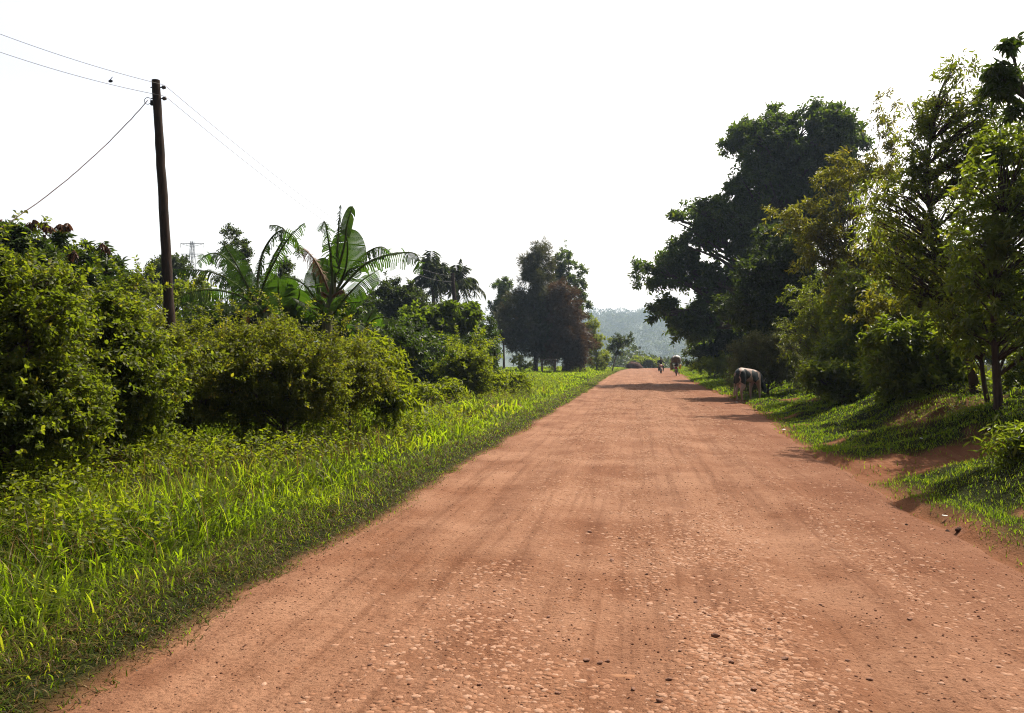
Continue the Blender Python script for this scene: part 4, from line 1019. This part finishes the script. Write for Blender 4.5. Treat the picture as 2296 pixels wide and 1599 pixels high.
def litter(x, y, s, lab, seed):
    g = ground(x, y); rng = np.random.default_rng(seed); n = 6
    i = np.arange((n + 1) ** 2).reshape(n + 1, n + 1)
    u, v = np.meshgrid(np.linspace(-1, 1, n + 1), np.linspace(-.6, .6, n + 1))
    z = .35 * rng.uniform(0, 1, u.shape) + .15
    V = np.stack([u + rng.normal(0, .08, u.shape), v + rng.normal(0, .08, u.shape), z], 2).reshape(-1, 3) * s
    o = quads('litter', V, np.stack([i[:-1, :-1], i[:-1, 1:], i[1:, 1:], i[1:, :-1]], -1).reshape(-1, 4), PAPER)
    o.location = (g[0], g[1], g[2] + .03); o.rotation_euler = (0, 0, rng.uniform(0, 6))
    so_ = o.modifiers.new('thickness', 'SOLIDIFY'); so_.thickness = .004
    tag(o, lab, 'litter')
litter(1757, 968, .06, 'scrap of white litter on the grass at the right road edge below the cow', 1)
litter(1652, 905, .07, 'white scrap of litter at the road edge beside the hind legs of the cow', 2)
litter(2066, 991, .035, 'small white scrap lying on the bare soil of the dirt ramp', 3)
litter(2118, 1165, .025, 'pale scrap lying in the grass of the near right bank', 4)
OCHRE = plain('ochre_slab', (.22, .098, .042), .9, var=.3, scale=20)
g = ground(1405, 1514)
o = rock_mesh('flat_stone', 1.0, 77, OCHRE, .10, (g[0], g[1], .001), .6); o.scale = (.115, .055, .12); o.location.z = float(road_z(np.array([g[0]]), np.array([g[1]]))[0]) - .006; o.rotation_euler = (0, 0, .15)
tag(o, 'flat ochre yellow stone set in the red road near the bottom of the photo', 'stone')
o = rock_mesh('earth_mound', 1.0, 91, plain('mound_soil', (.05, .026, .019), .95, var=.25, scale=3, bump=.6, spec=.1), .62, (0, 0, 0), .3)
g = ground(1420, 826.5); o.location = (g[0], g[1], -.25); o.scale = (1.75, 1.5, 2.4); o.rotation_euler = (0, 0, .4)
tag(o, 'brown earth mound beside the end of the road, left of the motorcycles', 'mound')
plant('trimmed_hedge', 'low hedge with pale sunlit top right behind the earth mound', 'hedge', 178,
      [(1432, 812, 22, 11), (1452, 814, 20, 10), (1470, 817, 14, 8)], ('ovate', .4, .22, 9, .6, 'pale', .9, .1, .4), base=(1450,), seed=93, count=46, br=7, dens=5, r0=.1)

# ------------------------------------------------------------------ utility poles, wires, pylon
POLEW = barkmat('pole_wood', (.016, .011, .008), (.05, .03, .02))
IRON = plain('dark_iron', (.03, .03, .035), .5, .6, .3)
PORC = plain('dark_insulator', (.045, .03, .028), .25, 0, .2, spec=.6)
WIRE = plain('wire_metal', (.20, .19, .18), .6, .3, .1)
CABLE = plain('cable_sheath', (.16, .10, .09), .6, 0, .2)
D1, D2 = 20.0, 66.0
def pole(label, top, bot, d, r, seed, fittings):
    T = W(top[0], top[1], d); Bq = W(bot[0], bot[1], d); ax = Bq - T
    g = T + ax * ((T[2] - tz(T[0], T[1])) / -ax[2]); g[2] = tz(g[0], g[1])
    root = tag(empty('utility_pole', g), label, 'utility pole', 'utility poles along the left side')
    rng = np.random.default_rng(seed); n = 34
    t = np.linspace(0, 1, n)[:, None]
    path = (T - g) * (1 - t) + np.array([0, 0, -.3]) * t + rng.normal(0, .003, (n, 3)) + RGT * .01 * np.sin(t * 5)
    mb = MB(); mb.tube(path, list((r * (.72 + .34 * t[:, 0])) * (1 + .025 * rng.normal(0, 1, n))), 14); mb.build('post', POLEW, root)
    if fittings:
        u = nrm(g - T)
        for k, dy in enumerate((.18, .46)):
            a = T + u * dy - g
            mb = MB(); mb.tube([a - RGT * .02, a + RGT * (r * .72 + .09)], .016, 8); br = mb.build('bracket', IRON, root)
            mb = MB(); c = a + RGT * (r * .72 + .07)
            for q, (rr, zz) in enumerate(((.035, -.01), (.052, .02), (.03, .05), (.045, .08))): mb.ball(c + np.array([0, 0, 0]) + RGT * (zz * .6), (rr * .8, rr * .8, rr), 10, 6)
            mb.build('insulator', PORC, root)
            mb = MB(); mb.tube([a - RGT * .14, a - RGT * .05], .014, 6); mb.build('bolt', IRON, root)
        a = T + u * .52 - g - RGT * .13
        mb = MB(); mb.torus(a - RGT * .12, .085, .007, 'X'); 
        mb.v = [tuple(np.array(p)) for p in mb.v]
        mb2 = MB(); n2 = 24
        mb2.tube([a - RGT * .10 + .085 * (RGT * math.cos(q * 6.283 / n2) + np.array([0, 0, math.sin(q * 6.283 / n2)])) for q in range(n2 + 1)], .008, 6, caps=False)
        mb2.build('cable_coil', IRON, root)
        mb = MB(); mb.box(a + np.array([0, 0, -.05]), (.06, .06, .13)); mb.box(a + RGT * .05, (.10, .04, .04)); mb.build('clamp', IRON, root)
    return root, T, (g - T) / np.linalg.norm(g - T)
pole1, T1, U1 = pole('tall leaning wooden utility pole standing in the bushes on the left', (349, 180), (383, 735), D1, .135, 1, True)
pole2, T2, U2 = pole('distant dark utility pole standing in front of the palms', (1014, 612), (1020, 690), D2, .20, 2, False)
def wire(label, pts, r, mat, sag, n=60, wob=0.0, group=None, seed=0):
    rng = np.random.default_rng(seed)
    path = []
    for (a, b, s) in zip(pts[:-1], pts[1:], sag):
        t = np.linspace(0, 1, n)[:, None]; path.append(a + (b - a) * t - np.array([0, 0, 1]) * s * 4 * t * (1 - t) + (rng.normal(0, wob, (n, 3)) if wob else 0))
    p = np.concatenate([q if i == 0 else q[1:] for i, q in enumerate(path)])
    mb = MB(); o = p[0].copy(); mb.tube(p - o, r, 6)
    ob = mb.build('power_wire' if not wob else 'service_cable', mat); ob.location = o
    return tag(ob, label, 'wire' if not wob else 'cable', group)
ins = [T1 + U1 * dy + RGT * (.17 * .72 + .09) + np.array([0, 0, .02]) for dy in (.14, .42)]
far_end = [T2 + U2 * (.25 + .5 * k) for k in (0, 1)]
e0 = W(-150, 17, 17.5); e1 = W(-150, 62, 17.5)
wire('upper thin bare wire passing the utility pole top', [e0, ins[0], far_end[0]], .006, WIRE, (.12, 1.1), group='bare wires on the pole')
w2 = wire('lower thin bare wire passing the utility pole', [e1, ins[1], far_end[1]], .006, WIRE, (.14, 1.15), group='bare wires on the pole')
wire('twisted service cable sloping from the pole down to the left edge', [W(331, 226, D1), W(-260, 640, 15)], .011, CABLE, (.55,), n=50, wob=.004, seed=4)
p_ = W(248, 182, 19.0); mb = MB(); mb.ball((0, 0, 0), (.06, .025, .035), 10, 6); mb.tube([(-.02, 0, .02), (.05, 0, .10)], .008, 5)
o = mb.build('wire_splice', IRON); o.location = p_; tag(o, 'small dark splice on the lower wire left of the pole', 'splice')
def pylon():
    d = 300; c = W(431, 548, d); gz = tz(c[0], c[1]); H = c[2] + 1.5 - gz
    root = tag(empty('lattice_pylon', (c[0], c[1], gz)), 'grey lattice transmission tower on the horizon between the pole and the bananas', 'pylon')
    steel = plain('galvanised_steel', (.16, .16, .17), .5, .5, .15)
    def hw(z): return 3.2 * (1 - z / H) ** 1.1 + .45
    mb = MB(); lv = [H * (1 - .86 ** k) for k in range(0, 14)] + [H - .2]
    for a, b in zip(lv[:-1], lv[1:]):
        for sx, sy in ((-1, -1), (1, -1), (1, 1), (-1, 1)):
            mb.tube([(sx * hw(a), sy * hw(a), a), (sx * hw(b), sy * hw(b), b)], .09, 4)
            nx, ny = -sy, sx
            mb.tube([(sx * hw(a), sy * hw(a), a), (nx * hw(b), ny * hw(b), b)], .055, 4)
            mb.tube([(nx * hw(a), ny * hw(a), a), (sx * hw(b), sy * hw(b), b)], .055, 4)
    mb.build('mast', steel, root)
    for z, L in ((W(431, 546.5, d)[2] - gz, 4.4), (W(431, 570, d)[2] - gz, 4.2)):
        mb = MB()
        R2 = RGT * np.array([1, 1, 0])
        for s in (-1, 1):
            for q in (-.4, .4):
                mb.tube([np.array([0, 0, z]) + FWD * q, np.array([0, 0, z + .1]) + R2 * s * L], .08, 4)
            mb.tube([np.array([0, 0, z - 1.2]), np.array([0, 0, z]) + R2 * s * L], .07, 4)
            for k in range(1, 4): mb.tube([np.array([0, 0, z]) + R2 * s * L * k / 4, np.array([0, 0, z - 1.2 * (1 - k / 4)]) + R2 * s * L * k / 4], .045, 4)
            mb.tube([np.array([0, 0, z]) + R2 * s * L, np.array([0, 0, z - 1.5]) + R2 * s * L], .07, 5)
        mb.build('cross_arm', steel, root)
pylon()
PLANK = barkmat('grey_timber', (.05, .038, .03), (.15, .11, .085))
g = ground(1232, 833.0); DW = 80
p = W(1230, 834, DW); B = np.array([p[0], p[1], tz(p[0], p[1])])
root = tag(empty('timber_stall', B), 'rough wooden stall frame of poles and planks under the conifers', 'stall')
for sx in (-.65, .65):
    for sy in (-.4, .4):
        mb = MB(); mb.tube([(sx, sy, -.1), (sx * 1.02, sy, 1.45)], [.06, .05], 7); mb.build('post', PLANK, root)
for z, nm, w_ in ((1.38, 'roof_plank', .95), (.55, 'shelf', .8)):
    mb = MB(); mb.box((0, 0, z), (1.6, w_, .07)); mb.build(nm, PLANK, root)
for sy in (-.43, .43):
    mb = MB(); mb.tube([(-.75, sy, .95), (.75, sy, .98)], .035, 6); mb.build('rail', PLANK, root)

# ------------------------------------------------------------------ cow
def skin_mesh(name, verts, edges, mat, parent, sub=2, root_i=0, flatx=None):
    me = bpy.data.meshes.new(name); me.from_pydata([v[:3] for v in verts], edges, []); me.update()
    o = link(bpy.data.objects.new(name, me), parent)
    m = o.modifiers.new('skin', 'SKIN'); m.use_smooth_shade = True
    if not me.skin_vertices: me.attributes.new('skin', 'FLOAT', 'POINT')
    for i, v in enumerate(verts):
        r = v[3]; me.skin_vertices[0].data[i].radius = (r, v[4] if len(v) > 4 else r)
        me.skin_vertices[0].data[i].use_root = (i == root_i)
    s = o.modifiers.new('smooth', 'SUBSURF'); s.levels = sub; s.render_levels = sub
    me.materials.append(mat)
    return o
def cowhide():
    m, nt, p = newmat('pied_cow_hide')
    tc = N(nt, 'ShaderNodeTexCoord'); nz = N(nt, 'ShaderNodeTexNoise'); nz.inputs['Scale'].default_value = 3.2; nz.inputs['Detail'].default_value = 2
    nt.links.new(tc.outputs['Object'], nz.inputs['Vector'])
    wob = N(nt, 'ShaderNodeVectorMath', operation='MULTIPLY_ADD'); wob.inputs[1].default_value = (.34, .34, .34)
    nt.links.new(nz.outputs['Color'], wob.inputs[0]); nt.links.new(tc.outputs['Object'], wob.inputs[2])
    acc = None
    for c, r in (((-.72, .22, 1.02), .36), ((-.42, .3, .93), .22), ((.22, .28, .95), .27), ((.30, .2, 1.2), .20), ((.12, .3, .72), .14), ((-.6, -.3, 1.0), .33), ((.05, -.35, 1.0), .26), ((.80, 0, .95), .36), ((1.1, 0, .62), .34), ((1.25, 0, .35), .16), ((-.98, 0, .85), .13)):
        dn = N(nt, 'ShaderNodeVectorMath', operation='DISTANCE'); dn.inputs[1].default_value = tuple(q + .17 for q in c)
        nt.links.new(wob.outputs[0], dn.inputs[0])
        lt = N(nt, 'ShaderNodeMath', operation='LESS_THAN'); lt.inputs[1].default_value = r; nt.links.new(dn.outputs['Value'], lt.inputs[0])
        if acc is None: acc = lt.outputs[0]
        else:
            mx = N(nt, 'ShaderNodeMath', operation='MAXIMUM'); nt.links.new(acc, mx.inputs[0]); nt.links.new(lt.outputs[0], mx.inputs[1]); acc = mx.outputs[0]
    nt.links.new(mixc(nt, acc, (.26, .185, .15), (.008, .014, .014)), p.inputs['Base Color'])
    p.inputs['Roughness'].default_value = .6; p.inputs['Specular IOR Level'].default_value = .3
    return m
HIDE = cowhide()
COW = W(1680, 890, 32.0)
cz = tz(COW[0], COW[1])
cow = tag(empty('cow', (COW[0], COW[1], cz), math.radians(90) + YAW - math.radians(49)), 'black and white cow grazing on the grass bank at the right edge of the road', 'cow'); cow.scale = (.97, .97, .97)
cv = [(-.90, 0, 1.14, .14, .12), (-.72, 0, 1.10, .23, .24), (-.35, 0, 1.03, .27, .29), (.05, 0, 1.02, .28, .30), (.40, 0, 1.06, .23, .29), (.66, 0, 1.02, .14, .20), (.88, 0, .80, .10, .16), (1.04, 0, .60, .10, .13), (1.16, 0, .42, .085, .10), (1.25, 0, .25, .065, .065)]
ce = [(i, i + 1) for i in range(9)]
def addleg(root_i, pts):
    prev = root_i
    for p in pts:
        cv.append(p); ce.append((prev, len(cv) - 1)); prev = len(cv) - 1
for s in (-1, 1):
    dx = .10 if s > 0 else -.07
    addleg(1, [(-.70, s * .17, .80, .13, .15), (-.62 + dx, s * .18, .62, .085, .10), (-.78 + dx, s * .17, .40, .05, .055), (-.74 + dx, s * .17, .12, .036, .036), (-.71 + dx, s * .17, .0, .05, .05)])
    addleg(4, [(.42, s * .15, .76, .10, .12), (.44 - dx, s * .16, .42, .055, .055), (.45 - dx, s * .16, .12, .036, .036), (.48 - dx, s * .16, .0, .05, .05)])
skin_mesh('body', cv, ce, HIDE, cow, 2, 2)
for s in (-1, 1):
    mb = MB(); mb.ball((.98, s * .17, .68), (.05, .10, .03), 8, 6, Matrix.Rotation(s * -.3, 3, 'X')); mb.build('ear', HIDE, cow)
    mb = MB(); mb.tube([(.97, s * .07, .74), (.96, s * .13, .82), (.99, s * .15, .89)], [.022, .016, .005], 6); mb.build('horn', plain('horn', (.3, .25, .2), .5), cow)
mb = MB(); mb.tube(spline([(-1.0, 0, 1.12), (-1.07, 0, 1.0), (-1.07, .01, .7), (-1.05, .02, .4)], 10), list(np.linspace(.035, .02, 10)), 8)
mb.tube(spline([(-1.05, .02, .45), (-1.05, .02, .3), (-1.06, .02, .18)], 5), [.025, .045, .05, .04, .01], 8); mb.build('tail', HIDE, cow)
mb = MB(); mb.ball((-.52, 0, .58), (.15, .13, .13), 12, 8)
for sx in (-.05, .06):
    for sy in (-.05, .05): mb.tube([(-.52 + sx, sy, .48), (-.52 + sx, sy, .41)], [.02, .012], 6)
mb.build('udder', plain('udder_skin', (.5, .3, .24), .6, var=.1), cow)
for s in (-1, 1):
    mb = MB(); mb.ball((1.14, s * .085, .50), .016, 8, 6); mb.build('eye', IRON, cow)

# ------------------------------------------------------------------ motorcycles, rider, load
RUB = plain('tyre_rubber', (.035, .022, .018), .85, 0, .3); CHR = plain('worn_metal', (.35, .33, .32), .3, .9, .1); BLK = plain('black_plastic', (.025, .022, .022), .5)
REDP = plain('red_paint', (.30, .02, .03), .35, 0, .1, spec=.6); ORNG = plain('orange_red_paint', (.42, .13, .05), .4, 0, .1, spec=.6); DARKM = plain('dusty_engine_metal', (.13, .09, .075), .6, .4, .3)
LENS = plain('lamp_glass', (.85, .8, .72), .12, 0, .05, spec=.8); TAIL = plain('tail_lamp_red', (.45, .01, .02), .2, 0, .05, spec=.7); MUDC = plain('muddy_mudguard', (.17, .085, .075), .7, 0, .25)
def motorcycle(label, loc, rz, paint, stand=False):
    t = tag(empty('motorcycle', loc, rz), label, 'motorcycle', 'motorcycles on the road')
    for x, wd in ((.64, .048), (-.62, .058)):
        mb = MB(); mb.torus((x, 0, .30), .30 - wd, wd, 'Y', 28, 8)
        ty = mb.build('wheel', RUB, t)
        mb = MB(); mb.torus((x, 0, .30), .22, .018, 'Y', 24, 6); mb.tube([(x, -.07, .30), (x, .07, .30)], .05, 10)
        for k in range(8):
            a = k * math.pi / 4; mb.tube([(x, .03 * (-1) ** k, .30), (x + .22 * math.cos(a), 0, .30 + .22 * math.sin(a))], .006, 4)
        mb.build('rim', CHR, ty)
    mb = MB()
    for s in (-1, 1): mb.tube([(.64, s * .085, .30), (.44, s * .085, .88)], [.026, .022], 8)
    mb.box((.46, 0, .84), (.05, .2, .04)); mb.build('fork', CHR, t)
    def guard(name, x, a0, a1, mat, wd):
        mb = MB(); v = []; f = []; n = 12
        for i in range(n + 1):
            a = a0 + (a1 - a0) * i / n
            for (yy, rr) in ((-wd, .315), (-wd * .6, .345), (wd * .6, .345), (wd, .315), (wd * .6, .335), (-wd * .6, .335)): v.append((x + rr * math.cos(a), yy, .30 + rr * math.sin(a)))
        for i in range(n):
            for k in range(6): f.append([i * 6 + k, i * 6 + (k + 1) % 6, (i + 1) * 6 + (k + 1) % 6, (i + 1) * 6 + k])
        f += [[0, 1, 2, 3, 4, 5], [n * 6 + k for k in range(5, -1, -1)]]
        mb.add(v, f); mb.build(name, mat, t)
    guard('front_mudguard', .64, .3, 2.6, MUDC, .075); guard('rear_mudguard', -.62, .7, 3.2, MUDC, .085)
    mb = MB(); mb.tube([(.42, 0, .82), (.22, 0, .45), (-.1, 0, .38), (-.35, 0, .45), (-.4, 0, .72), (.38, 0, .80)], .028, 8)
    for s in (-1, 1): mb.tube([(-.3, s * .1, .45), (-.62, s * .1, .30)], .022, 6); mb.tube([(-.62, s * .13, .34), (-.48, s * .13, .72)], [.03, .022], 8)
    mb.build('frame', BLK, t)
    mb = MB(); mb.box((.06, 0, .42), (.36, .26, .26), bev=.25); mb.tube([(.10, 0, .5), (.2, 0, .72)], [.1, .085], 12)
    for k in range(5): mb.tube([(.11 + k * .02, 0, .54 + k * .04), (.115 + k * .02, 0, .553 + k * .04)], .125, 12)
    mb.build('engine', DARKM, t)
    mb = MB(); mb.ball((.16, 0, .84), (.30, .155, .13), 16, 10); mb.build('fuel_tank', paint, t)
    mb = MB(); mb.ball((-.38, 0, .82), (.42, .15, .075), 16, 8); mb.build('seat', BLK, t)
    mb = MB(); mb.box((-.45, 0, .70), (.42, .24, .12), bev=.3); mb.build('side_panel', paint, t)
    mb = MB(); mb.tube(spline([(.30, -.40, 1.02), (.40, -.22, 1.03), (.44, 0, .97), (.40, .22, 1.03), (.30, .40, 1.02)], 16), .013, 8)
    hb = mb.build('handlebar', CHR, t)
    for s in (-1, 1):
        mb = MB(); mb.tube([(.30, s * .29, 1.02), (.27, s * .42, 1.02)], .022, 8); mb.build('grip', BLK, hb)
        mb = MB(); mb.tube([(.38, s * .24, 1.03), (.40, s * .34, 1.20)], .009, 6); mb.ball((.40, s * .37, 1.23), (.02, .07, .05), 12, 8); mb.build('mirror', BLK, t)
        mb = MB(); mb.tube([(.50, s * .1, .88), (.50, s * .2, .88)], .012, 6); mb.ball((.50, s * .22, .88), (.05, .035, .035), 10, 6); mb.build('turn_signal', ORNG, t)
        mb = MB(); mb.tube([(-.84, s * .06, .70), (-.84, s * .15, .70)], .012, 6); mb.ball((-.85, s * .17, .70), (.045, .04, .04), 10, 6); mb.build('rear_signal', TAIL, t)
    mb = MB(); mb.ball((.52, 0, .90), (.10, .11, .11), 14, 10); hl = mb.build('headlight', paint, t)
    mb = MB(); mb.ball((.60, 0, .90), (.035, .085, .085), 14, 8); mb.build('lens', LENS, hl)
    mb = MB(); mb.ball((-.86, 0, .74), (.05, .10, .05), 12, 8); mb.build('tail_light', TAIL, t)
    mb = MB(); mb.box((-.92, 0, .58), (.02, .2, .14)); mb.build('number_plate', plain('blank_plate', (.3, .25, .2), .6), t)
    mb = MB(); mb.tube([(.2, -.14, .34), (-.1, -.17, .28), (-.75, -.17, .36)], [.025, .035, .05], 8); mb.build('exhaust', CHR, t)
    mb = MB(); mb.tube([(-.05, -.28, .33), (-.05, .28, .33)], .016, 6); mb.build('foot_pegs', BLK, t)
    mb = MB(); mb.box((-.78, 0, .86), (.34, .26, .03)); mb.tube([(-.6, .1, .84), (-.9, .1, .88)], .012, 6); mb.build('luggage_rack', CHR, t)
    if stand:
        mb = MB(); mb.tube([(-.05, -.1, .3), (-.12, -.34, 0.01)], .014, 6); mb.build('kickstand', BLK, t)
    return t
def on_ground(px, py, d):
    p = W(px, py, d); return np.array([p[0], p[1], tz(p[0], p[1]) + .03])
D3 = 88.0
L3 = on_ground(1482, 838, D3)
rz3 = math.radians(270) + math.radians(1)     # coming towards the viewer
moto = motorcycle('motorcycle with a lit orange nose coming towards the viewer, ridden by the man in black', L3, rz3, ORNG)
SKIN = plain('dark_skin', (.045, .026, .018), .5, var=.12); SHIRT = plain('black_shirt', (.012, .014, .018), .8, var=.3); TROU = plain('dark_trousers', (.028, .022, .022), .85, var=.3); SHOE = plain('dark_shoe', (.05, .03, .025), .7); HAIR = plain('black_hair', (.01, .008, .008), .8)
rider = tag(empty('person', L3, rz3), 'person in a black shirt and dark trousers riding the motorcycle towards the viewer', 'person')
bv = [(-.22, 0, .93, .15, .13), (-.20, 0, 1.12, .14, .11), (-.14, 0, 1.32, .18, .12), (-.11, 0, 1.45, .11, .09), (-.08, 0, 1.53, .055, .055), (-.06, 0, 1.61, .075, .085), (-.05, 0, 1.71, .085, .095), (-.06, 0, 1.77, .055, .06)]
be = [(i, i + 1) for i in range(7)]
def lim(r0, pts):
    prev = r0
    for p in pts: bv.append(p); be.append((prev, len(bv) - 1)); prev = len(bv) - 1
arms = []; legs = []
for s in (-1, 1):
    a0 = len(bv); lim(3, [(-.12, s * .19, 1.42, .065), (-.02, s * .30, 1.20, .046), (.20, s * .36, 1.08, .034), (.27, s * .36, 1.05, .036)]); arms.append((s, a0))
    wr = len(bv) - 1
    for k in range(4): lim(wr, [(.315, s * (.33 + .022 * k), 1.055, .010), (.335, s * (.33 + .022 * k), 1.03, .009), (.315, s * (.33 + .022 * k), 1.00, .008)])
    lim(wr, [(.28, s * .325, 1.02, .011), (.30, s * .31, 1.0, .009)])
    l0 = len(bv); lim(0, [(-.12, s * .13, .88, .10), (.18, s * .24, .80, .075), (.06, s * .25, .50, .052), (-.02, s * .25, .30, .036), (.09, s * .27, .27, .034)]); legs.append((s, l0))
skin_mesh('body', bv, be, SKIN, rider, 1, 0)
def garment(name, mat, idx, grow, pairs):
    vs = [tuple(list(bv[i][:3]) + [bv[i][3] + grow, (bv[i][4] if len(bv[i]) > 4 else bv[i][3]) + grow]) for i in idx]
    skin_mesh(name, vs, pairs, mat, rider, 1, 0)
aR, aL = arms[0][1], arms[1][1]; lR, lL = legs[0][1], legs[1][1]
garment('shirt', SHIRT, [0, 1, 2, 3, aR, aR + 1, aR + 2, aL, aL + 1, aL + 2], .022, [(0, 1), (1, 2), (2, 3), (3, 4), (4, 5), (5, 6), (3, 7), (7, 8), (8, 9)])
garment('trousers', TROU, [0, lR, lR + 1, lR + 2, lR + 3, lL, lL + 1, lL + 2, lL + 3], .018, [(0, 1), (1, 2), (2, 3), (3, 4), (0, 5), (5, 6), (6, 7), (7, 8)])
for s in (-1, 1):
    mb = MB(); mb.ball((.07, s * .265, .265), (.13, .05, .045), 12, 8); mb.build('shoe', SHOE, rider)
    mb = MB(); mb.ball((.028, s * .032, 1.70), (.010, .014, .010), 8, 6); mb.build('eye', plain('eye_white', (.5, .48, .45), .3), rider)
    mb = MB(); mb.ball((-.05, s * .088, 1.68), (.02, .012, .03), 8, 6); mb.build('ear', SKIN, rider)
mb = MB(); mb.ball((.045, 0, 1.665), (.018, .016, .026), 8, 6); mb.build('nose', SKIN, rider)
mb = MB(); mb.ball((-.07, 0, 1.745), (.092, .085, .065), 14, 9); mb.build('hair', HAIR, rider)

D4 = 75.0
L4 = on_ground(1516, 843, D4); rz4 = math.radians(90) - math.radians(2)
moto2 = motorcycle('muddy red motorcycle seen from behind, piled high with a big sack and containers', L4, rz4, REDP, True)
def placed(o, lx, ly, lz, rx=0, ry=0):
    c, s = math.cos(rz4), math.sin(rz4)
    o.location = (L4[0] + lx * c - ly * s, L4[1] + lx * s + ly * c, L4[2] + lz); o.rotation_euler = (rx, ry, rz4); return o
def sack():
    mb = MB(); mb.ball((0, 0, 0), 1, 28, 16); v = np.array(mb.v)
    v = np.sign(v) * np.abs(v) ** .85
    v *= (1 + .05 * np.sin(v[:, 0:1] * 7 + v[:, 2:3] * 4) + .04 * np.sin(v[:, 1:2] * 9))
    v *= np.array([.42, .46, .36]); v[:, 2] -= .18 * (np.abs(v[:, 1]) / .5) ** 2
    mb.v = [tuple(p) for p in v]
    o = mb.build('sack', plain('woven_sack', (.10, .085, .065), .85, var=.3, scale=9, bump=.4))
    mb = MB(); mb.ball((0, -.02, .2), (.34, .42, .19), 20, 10); v = np.array(mb.v); v[:, 2] -= .16 * (np.abs(v[:, 1]) / .5) ** 2; mb.v = [tuple(p) for p in v]
    mb.build('cover_sheet', plain('white_plastic_sheet', (.75, .73, .7), .4, var=.06), o)
    mb = MB()
    for x in (-.2, .1): mb.tube([(x, .53 * math.cos(a), .37 * math.sin(a) - .18 * math.cos(a) ** 2 + .03) for a in np.linspace(-.1, math.pi + .1, 16)], .012, 5, caps=False)
    mb.build('rope', BLK, o)
    return o
tag(placed(sack(), -.42, 0, 1.55), 'big dark sack with a white sheet on top, tied over the red motorcycle', 'sack')
def olive_bag():
    mb = MB(); v = []; f = []; n = 12
    for z, wx, wy in ((-.34, .16, .14), (-.30, .22, .19), (-.05, .20, .15), (.22, .12, .09), (.36, .06, .05)):
        for k in range(n):
            a = 2 * math.pi * k / n; v.append((wx * math.cos(a) * (1 + .08 * math.sin(3 * a)), wy * math.sin(a), z))
    for r in range(4):
        for k in range(n): f.append([r * n + k, r * n + (k + 1) % n, (r + 1) * n + (k + 1) % n, (r + 1) * n + k])
    f += [list(range(n - 1, -1, -1)), [4 * n + k for k in range(n)]]
    mb.add(v, f); o = mb.build('bag', plain('olive_cloth', (.16, .13, .06), .8, var=.35, scale=5, bump=.3))
    mb = MB(); mb.tube(spline([(0, -.04, .34), (0, -.12, .5), (0, -.22, .56)], 6), .015, 6); mb.build('strap', BLK, o)
    return o
tag(placed(olive_bag(), -.5, .42, .90, rx=-.18), 'olive cloth bag hanging on the left side of the loaded motorcycle', 'bag')
def jerrycan():
    mb = MB(); mb.box((0, 0, 0), (.30, .18, .40), bev=.22)
    o = mb.build('jerrycan', plain('yellow_plastic', (.62, .33, .03), .4, var=.12, spec=.5))
    mb = MB(); mb.tube([(.1, 0, .2), (.1, 0, .25)], .03, 10); mb.build('cap', BLK, o)
    mb = MB(); mb.tube([(-.1, 0, .19), (-.08, 0, .26), (.02, 0, .26), (.04, 0, .19)], .016, 6); mb.build('handle', plain('yellow_handle', (.55, .3, .03), .4), o)
    return o
tag(placed(jerrycan(), -.52, -.36, .86, rx=.22), 'yellow jerrycan hanging on the right side of the loaded motorcycle', 'jerrycan')
tag(placed(rock_mesh('rear_bundle', 1, 44, plain('dark_bundle', (.05, .03, .03), .85), .6), -.35, 0, 1.05), 'dark bundle strapped on the motorcycle seat beneath the big sack', 'bundle').scale = (.36, .26, .38)

# ------------------------------------------------------------------ haze
def haze():
    mb = MB(); v = [(x, y, z) for z in (-56, 190) for (x, y) in ((-2200, -60), (2200, -60), (2200, 2900), (-2200, 2900))]
    mb.add(v, [[3, 2, 1, 0], [4, 5, 6, 7], [0, 1, 5, 4], [1, 2, 6, 5], [2, 3, 7, 6], [3, 0, 4, 7]])
    m = bpy.data.materials.new('haze_air'); m.use_nodes = True; nt = m.node_tree
    nt.nodes.remove(nt.nodes['Principled BSDF'])
    pv = N(nt, 'ShaderNodeVolumePrincipled'); pv.inputs['Density'].default_value = HAZE; pv.inputs['Color'].default_value = (.60, .78, 1.0, 1); pv.inputs['Anisotropy'].default_value = .35
    nt.links.new(pv.outputs[0], nt.nodes['Material Output'].inputs['Volume'])
    o = mb.build('haze', m, smooth=False); o['kind'] = 'stuff'; o['label'] = 'thin pale haze lying over the far hillside'
HAZE = .00026
haze()
